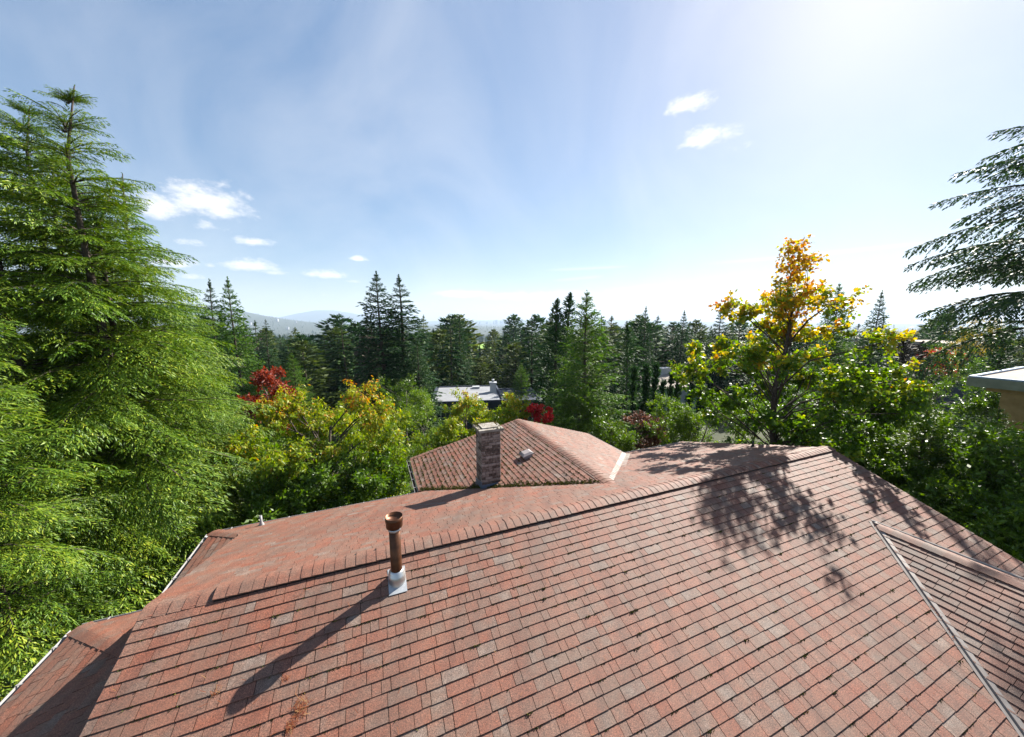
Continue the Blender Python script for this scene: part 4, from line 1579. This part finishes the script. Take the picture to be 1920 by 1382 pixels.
# shrubs, hedges and laurels on the right and centre
SH = [(1250, 770, 21, 1.6, 1.7, M_broad, 'light green shrub at the corner of the far eave'), (1325, 775, 19.5, 1.9, 1.9, M_broad, 'bushy green shrub between the maple and the columnar thujas'),
      (1410, 780, 18.5, 1.8, 1.7, M_laur, 'dark evergreen shrub at the foot of the maple'), (1530, 770, 18, 1.9, 2.0, M_laur, 'evergreen shrub between the maple and the leafy shrub by the cedars'),
      (1610, 765, 18, 1.9, 1.8, M_broad, 'leafy green shrub between maple and brown cedars'), (1650, 830, 14.5, 1.9, 1.8, M_laur, 'glossy laurel bush just past the gable end'),
      (1740, 850, 12.5, 1.9, 1.7, M_laur, 'glossy laurel bush in the middle of the laurel hedge'), (1840, 860, 11.0, 1.8, 1.7, M_laur, 'sunlit glossy laurel bush below the feathery conifers'),
      (1930, 880, 9.8, 1.8, 1.6, M_laur, 'glossy laurel bush at the outer end of the hedge'), (1800, 950, 10.4, 1.5, 1.5, M_laur, 'low laurel bush against the gable end of the roof'),
      (1880, 985, 9.3, 1.4, 1.4, M_laur, 'low laurel bush beside the cross gable'), (1700, 905, 12.4, 1.4, 1.4, M_laur, 'low laurel bush behind the roof edge'),
      (1150, 800, 20, 1.3, 1.4, M_broad, 'yellow-green shrub against the wing eave'), (1085, 770, 21, 1.5, 1.6, M_laur, 'dark shrub at the base of the bare-leader fir'),
      (1785, 676, 30, 3.0, 2.0, M_laur, 'dark evergreen shrub in front of the low red shrubs'), (1690, 740, 22, 2.0, 1.8, M_laur, 'dark shrub below the brown cedars'),
      (1860, 720, 20.5, 1.6, 1.5, M_laur, 'dark shrub under the flat-roofed neighbour'),
      (470, 900, 11.5, 1.6, 2.0, M_broad, 'shaded green shrub between hemlocks and cherry tree'), (560, 930, 11.0, 1.5, 1.6, M_laur, 'dark glossy shrub below the cherry tree'),
      (690, 900, 12.0, 1.5, 1.5, M_laur, 'glossy shrub beside the wing gutter'), (800, 770, 22, 2.0, 2.0, M_broad, 'green shrub between the two cherry trees'),
      (760, 720, 30, 2.4, 2.2, M_laur, 'dark shrub at the foot of the paired firs'),
      (1770, 662, 36, 1.3, .6, M_scar, 'low red shrub in front of the far flat roof'), (1738, 668, 35, .9, .5, M_scar, 'small red shrub next to the brown cedars'),
      (1838, 618, 40, 2.0, 2.2, M_gold, 'golden yellow tree beside the rounded evergreen')]
for i, (px, py, Y, rx, rz_, mt, lab) in enumerate(SH):
    loc, hh = gnd(px, py, Y)
    big = mt is M_laur
    k = 20 if Y < 15 else 13
    low = [(x_, y_, max(.3, hh - 2.6 * rz_) + 0 * z_, r_) for (x_, y_, z_, r_) in rand_lobes(900 + i, 5, (0, 0, 0), (rx, rx, 1), .6, .9)] if hh > 3 * rz_ else []
    dat = broadleaf(500 + i, hh + rz_ * .4, rand_lobes(600 + i, k, (0, 0, hh - rz_ * .45), (rx, rx, rz_), .42 * rx * .62 + .2, .62 * rx * .62 + .25) + low,
                    .125 if big else .105, .052 if big else .05, 68 if Y < 15 else 44, .07, droop=.15, twigs=14, fork=.2)
    broad_thing('shrub' if mt is not M_gold else 'golden_tree', loc, dat, mt, M_barkg, lab, 'shrub' if mt is not M_gold else 'tree')

# ================================================================== other buildings
M_navy = mat_plain('navy_siding', (0.018, 0.026, 0.045), (0.03, 0.04, 0.062), scale=3, rough=0.7)
M_groof = mat_plain('grey_membrane', (0.19, 0.195, 0.21), (0.26, 0.265, 0.28), scale=.8, rough=0.8)
M_white = mat_plain('white_paint', (0.45, 0.45, 0.45), (0.55, 0.55, 0.54), scale=3, rough=0.6)
M_glass = mat_plain('dark_glass', (0.02, 0.025, 0.03), (0.04, 0.05, 0.06), rough=0.08, spec=0.8)
M_trim = mat_plain('pale_trim', (0.34, 0.35, 0.36), (0.44, 0.45, 0.46), rough=0.6)
M_bluef = mat_plain('blue_grey_fascia', (0.25, 0.33, 0.46), (0.33, 0.41, 0.54), rough=0.4, metallic=0.3)
M_beam = mat_plain('stained_timber', (0.28, 0.17, 0.07), (0.40, 0.26, 0.11), scale=4, rough=0.7)
M_fasc2 = mat_plain('weathered_fascia', (0.20, 0.20, 0.15), (0.27, 0.27, 0.21), scale=4, rough=0.7)
M_broof = mat_plain('tan_gravel_roof', (0.25, 0.21, 0.175), (0.33, 0.285, 0.245), scale=3, rough=0.9, bump=.3)

# navy house with flat roofs
p0 = at(905, 736, 44)
nz0 = tz(p0.x, p0.y)
nh = empty('house', (p0.x, p0.y, nz0), R_(8))
tag(nh, 'navy blue house with pale grey flat roof beyond the cherry trees', 'house')
RH = p0.z - nz0 - .4
for (x0, x1, y0, y1, hh) in ((-6.2, 2.2, -3.2, 6.0, RH), (2.2, 7.2, -2.2, 5.0, RH - .35)):
    mb = MB()
    mb.box((x0, y0, 0), (x1, y1, hh))
    mb.build('wall', M_navy, nh)
    mb = MB()
    mb.box((x0 + .25, y0 + .25, hh + .02), (x1 - .25, y1 - .25, hh + .06))
    mb.build('roof', M_groof if x0 < 0 else M_navy, nh)
    mb = MB()
    for a, b in (((x0 - .2, y0 - .25, hh - .3), (x1 + .2, y0 + .02, hh + .16)), ((x0 - .2, y1 - .02, hh - .3), (x1 + .2, y1 + .25, hh + .16)),
                 ((x0 - .22, y0 + .02, hh - .3), (x0 + .02, y1 - .02, hh + .15)), ((x1 - .02, y0 + .02, hh - .3), (x1 + .22, y1 - .02, hh + .15))):
        mb.box(a, b)
    mb.build('parapet', M_navy, nh)
mb = MB()
mb.box((1.1, 1.4, RH + .05), (1.9, 2.2, RH + 1.25))
c_ = mb.build('chimney', M_white, nh)
mb = MB()
mb.box((1.0, 1.3, RH + 1.25), (2.0, 2.3, RH + 1.4))
mb.lathe((1.5, 1.8, RH + 1.4), [(.16, 0), (.16, .35), (.22, .36), (.0, .46)], 10)
mb.build('chimney_cap', M_trim, c_)
mb = MB()
mb.box((-1.2, 4.2, RH + .05), (-.2, 5.0, RH + .35))
mb.build('skylight', M_trim, nh)
for i, wx in enumerate((-4.6, -2.4, -.1, 3.6, 5.6)):
    wy, wh = (-3.22, RH - 1.05) if wx < 2.2 else (-2.22, RH - 1.3)
    arch = [(wx + .62 * math.cos(a), wy, wh + .0 + .62 * math.sin(a)) for a in [math.pi * k / 10 for k in range(11)]] + [(wx - .62, wy, wh - 1.5), (wx + .62, wy, wh - 1.5)]
    ins = [(wx + .5 * math.cos(a), wy - .03, wh + .5 * math.sin(a)) for a in [math.pi * k / 10 for k in range(11)]] + [(wx - .5, wy - .03, wh - 1.4), (wx + .5, wy - .03, wh - 1.4)]
    mb = MB()
    mb.prism(arch, (0, -.06, 0))
    wdw = mb.build('window', M_trim, nh)
    mb = MB()
    mb.prism([(q[0], q[1] - .035, q[2]) for q in ins], (0, -.01, 0))
    mb.build('pane', M_glass, wdw)
    mb = MB()
    mb.box((wx - .02, wy - .095, wh - 1.4), (wx + .02, wy - .08, wh + .48))
    mb.build('mullion', M_trim, wdw)

# flat-roofed neighbour on the right
p0 = at(1816, 706, 16.5)
bz = tz(p0.x + 3, p0.y)
nb = empty('house', (p0.x, p0.y, bz), R_(24))
tag(nb, 'neighbouring house with flat gravel roof, pale fascia and timber posts', 'house')
TH = p0.z - bz
mb = MB()
mb.box((.12, -6.4, TH - .12), (8, -.12, TH - .04))
mb.build('roof', M_broof, nb)
mb = MB()
for a, b in (((0, -.11, TH - .02), (8, 0, TH + .05)), ((0, -6.5, TH - .02), (.11, -.11, TH + .05))):
    mb.box(a, b)
mb.build('roof_edge', M_bluef, nb)
mb = MB()
for a, b in (((-.03, -6.5, TH - .44), (.03, .03, TH - .021)), ((.03, -.03, TH - .44), (8, .03, TH - .021))):
    mb.box(a, b)
mb.build('fascia', M_fasc2, nb)
mb = MB()
mb.box((.04, -6.4, TH - .42), (8, -.04, TH - .13))
mb.build('soffit', M_beam, nb)
mb = MB()
mb.box((.35, -6.4, TH - .64), (.55, -.5, TH - .425))
mb.build('beam', M_beam, nb)
for y_ in (-1.7, -5.4):
    mb = MB()
    mb.box((.33, y_, 0), (.9, y_ + .75, TH - .645))
    mb.build('post', M_beam, nb)
mb = MB()
mb.box((2.6, -6.2, 0), (8, -.6, TH - .425))
mb.build('wall', M_wall, nb)
mb = MB()
mb.box((2.575, -4.2, TH - 2.6), (2.595, -2.6, TH - .9))
mb.build('window', M_glass, nb)

# pale roof with chimney and the far flat roof
p0 = at(1240, 712, 58)
z0_ = tz(p0.x, p0.y)
fh = empty('house', (p0.x, p0.y, z0_), R_(20))
tag(fh, 'distant house with pale tan roof and a broad chimney among columnar thujas', 'house')
H_ = p0.z - z0_
mb = MB()
mb.box((-4.5, -3.5, 0), (5.5, 5.5, H_ - .6))
mb.build('wall', M_trim, fh)
mb = MB()
mb.prism([(-5, -4, H_ - .6), (-5, 6, H_ - .6), (-5, 1.2, H_ + 1.2)], (11, 0, 0))
mb.build('roof', M_broof, fh)
mb = MB()
mb.box((-.4, .2, H_ + .3), (2.4, 1.4, H_ + 1.9))
mb.build('chimney', M_trim, fh)
p0 = at(1790, 643, 44)
z0_ = tz(p0.x, p0.y)
fh = empty('house', (p0.x, p0.y, z0_), R_(0))
tag(fh, 'far low flat-roofed house behind the red shrubs', 'house')
H_ = p0.z - z0_
mb = MB()
mb.box((-1.2, 0, 0), (4.5, 6, H_ - .35))
mb.build('wall', M_navy, fh)
mb = MB()
mb.box((-1.8, -.5, H_ - .34), (5, 6.5, H_))
mb.build('roof', M_broof, fh)

# small houses dotted over the far hillside
hp = [(470, 610), (520, 603), (555, 606), (487, 590), (600, 612), (452, 596), (540, 618), (640, 610), (665, 622), (505, 626), (430, 604), (575, 597), (620, 600)]
for i, (px, py) in enumerate(hp):
    r = ray(px, py)
    best = None
    for Y in np.linspace(900, 5200, 300):
        t = Y / r.y
        if CAM_Z + r.z * t <= tz(r.x * t, Y):
            best = Y
            break
    if best is None:
        continue
    X = r.x * best / r.y
    zt_ = tz(X, best)
    k = rnd.uniform(.6, 1.0) * best / 2200
    t = empty('house', (X, best, zt_), rnd.uniform(-.5, .5))
    t.scale = (k, k, k)
    tag(t, 'tiny pale house among the trees of the far hillside', 'house', 'hillside houses')
    mb = MB()
    mb.box((-8, -5, 0), (8, 5, 18))
    mb.build('wall', M_white, t)
    mb = MB()
    mb.prism([(-8.6, -5.8, 18), (-8.6, 5.8, 18), (-8.6, 0, 22)], (17.2, 0, 0))
    mb.build('roof', M_groof, t)

# skyline towers
for i in range(26):
    px = rnd.choice([rnd.uniform(925, 975), rnd.uniform(820, 1000)])
    Y = rnd.uniform(8800, 9800)
    X = (px - 960) / 657 * Y
    z0_ = tz(X, Y)
    hgt = rnd.uniform(20, 75)
    wd = rnd.uniform(14, 24)
    t = empty('tower_block', (X, Y, z0_))
    tag(t, 'hazy tower block on the far skyline', 'tower', 'skyline towers')
    mb = MB()
    mb.box((-wd, -wd, 0), (wd, wd, hgt + 40))
    mb.build('wall', M_trim, t)
    mb = MB()
    mb.box((-wd * .4, -wd * .4, hgt + 40), (wd * .4, wd * .4, hgt + 48))
    mb.build('roof', M_trim, t)

# ================================================================== haze
HZ = 0.00010
mh, nt = new_mat('haze')
g = NT(nt)
o_ = g.n('ShaderNodeOutputMaterial')
pv = g.n('ShaderNodeVolumePrincipled', i_Density=HZ, i_Anisotropy=0.1)
pv.inputs['Color'].default_value = (0.62, 0.78, 1.0, 1)
g.l(pv.outputs[0], o_.inputs['Volume'])
zmin = float(gzv.min()) - 1.0
zmax = float(gzv.max()) + 60.0
mb = MB()
mb.box((-16000, -16000, zmin), (16000, 16000, zmax))
ho = mb.build('haze', mh)
tag(ho, 'thin pale blue haze in the air over the valley', 'haze', kind='stuff')
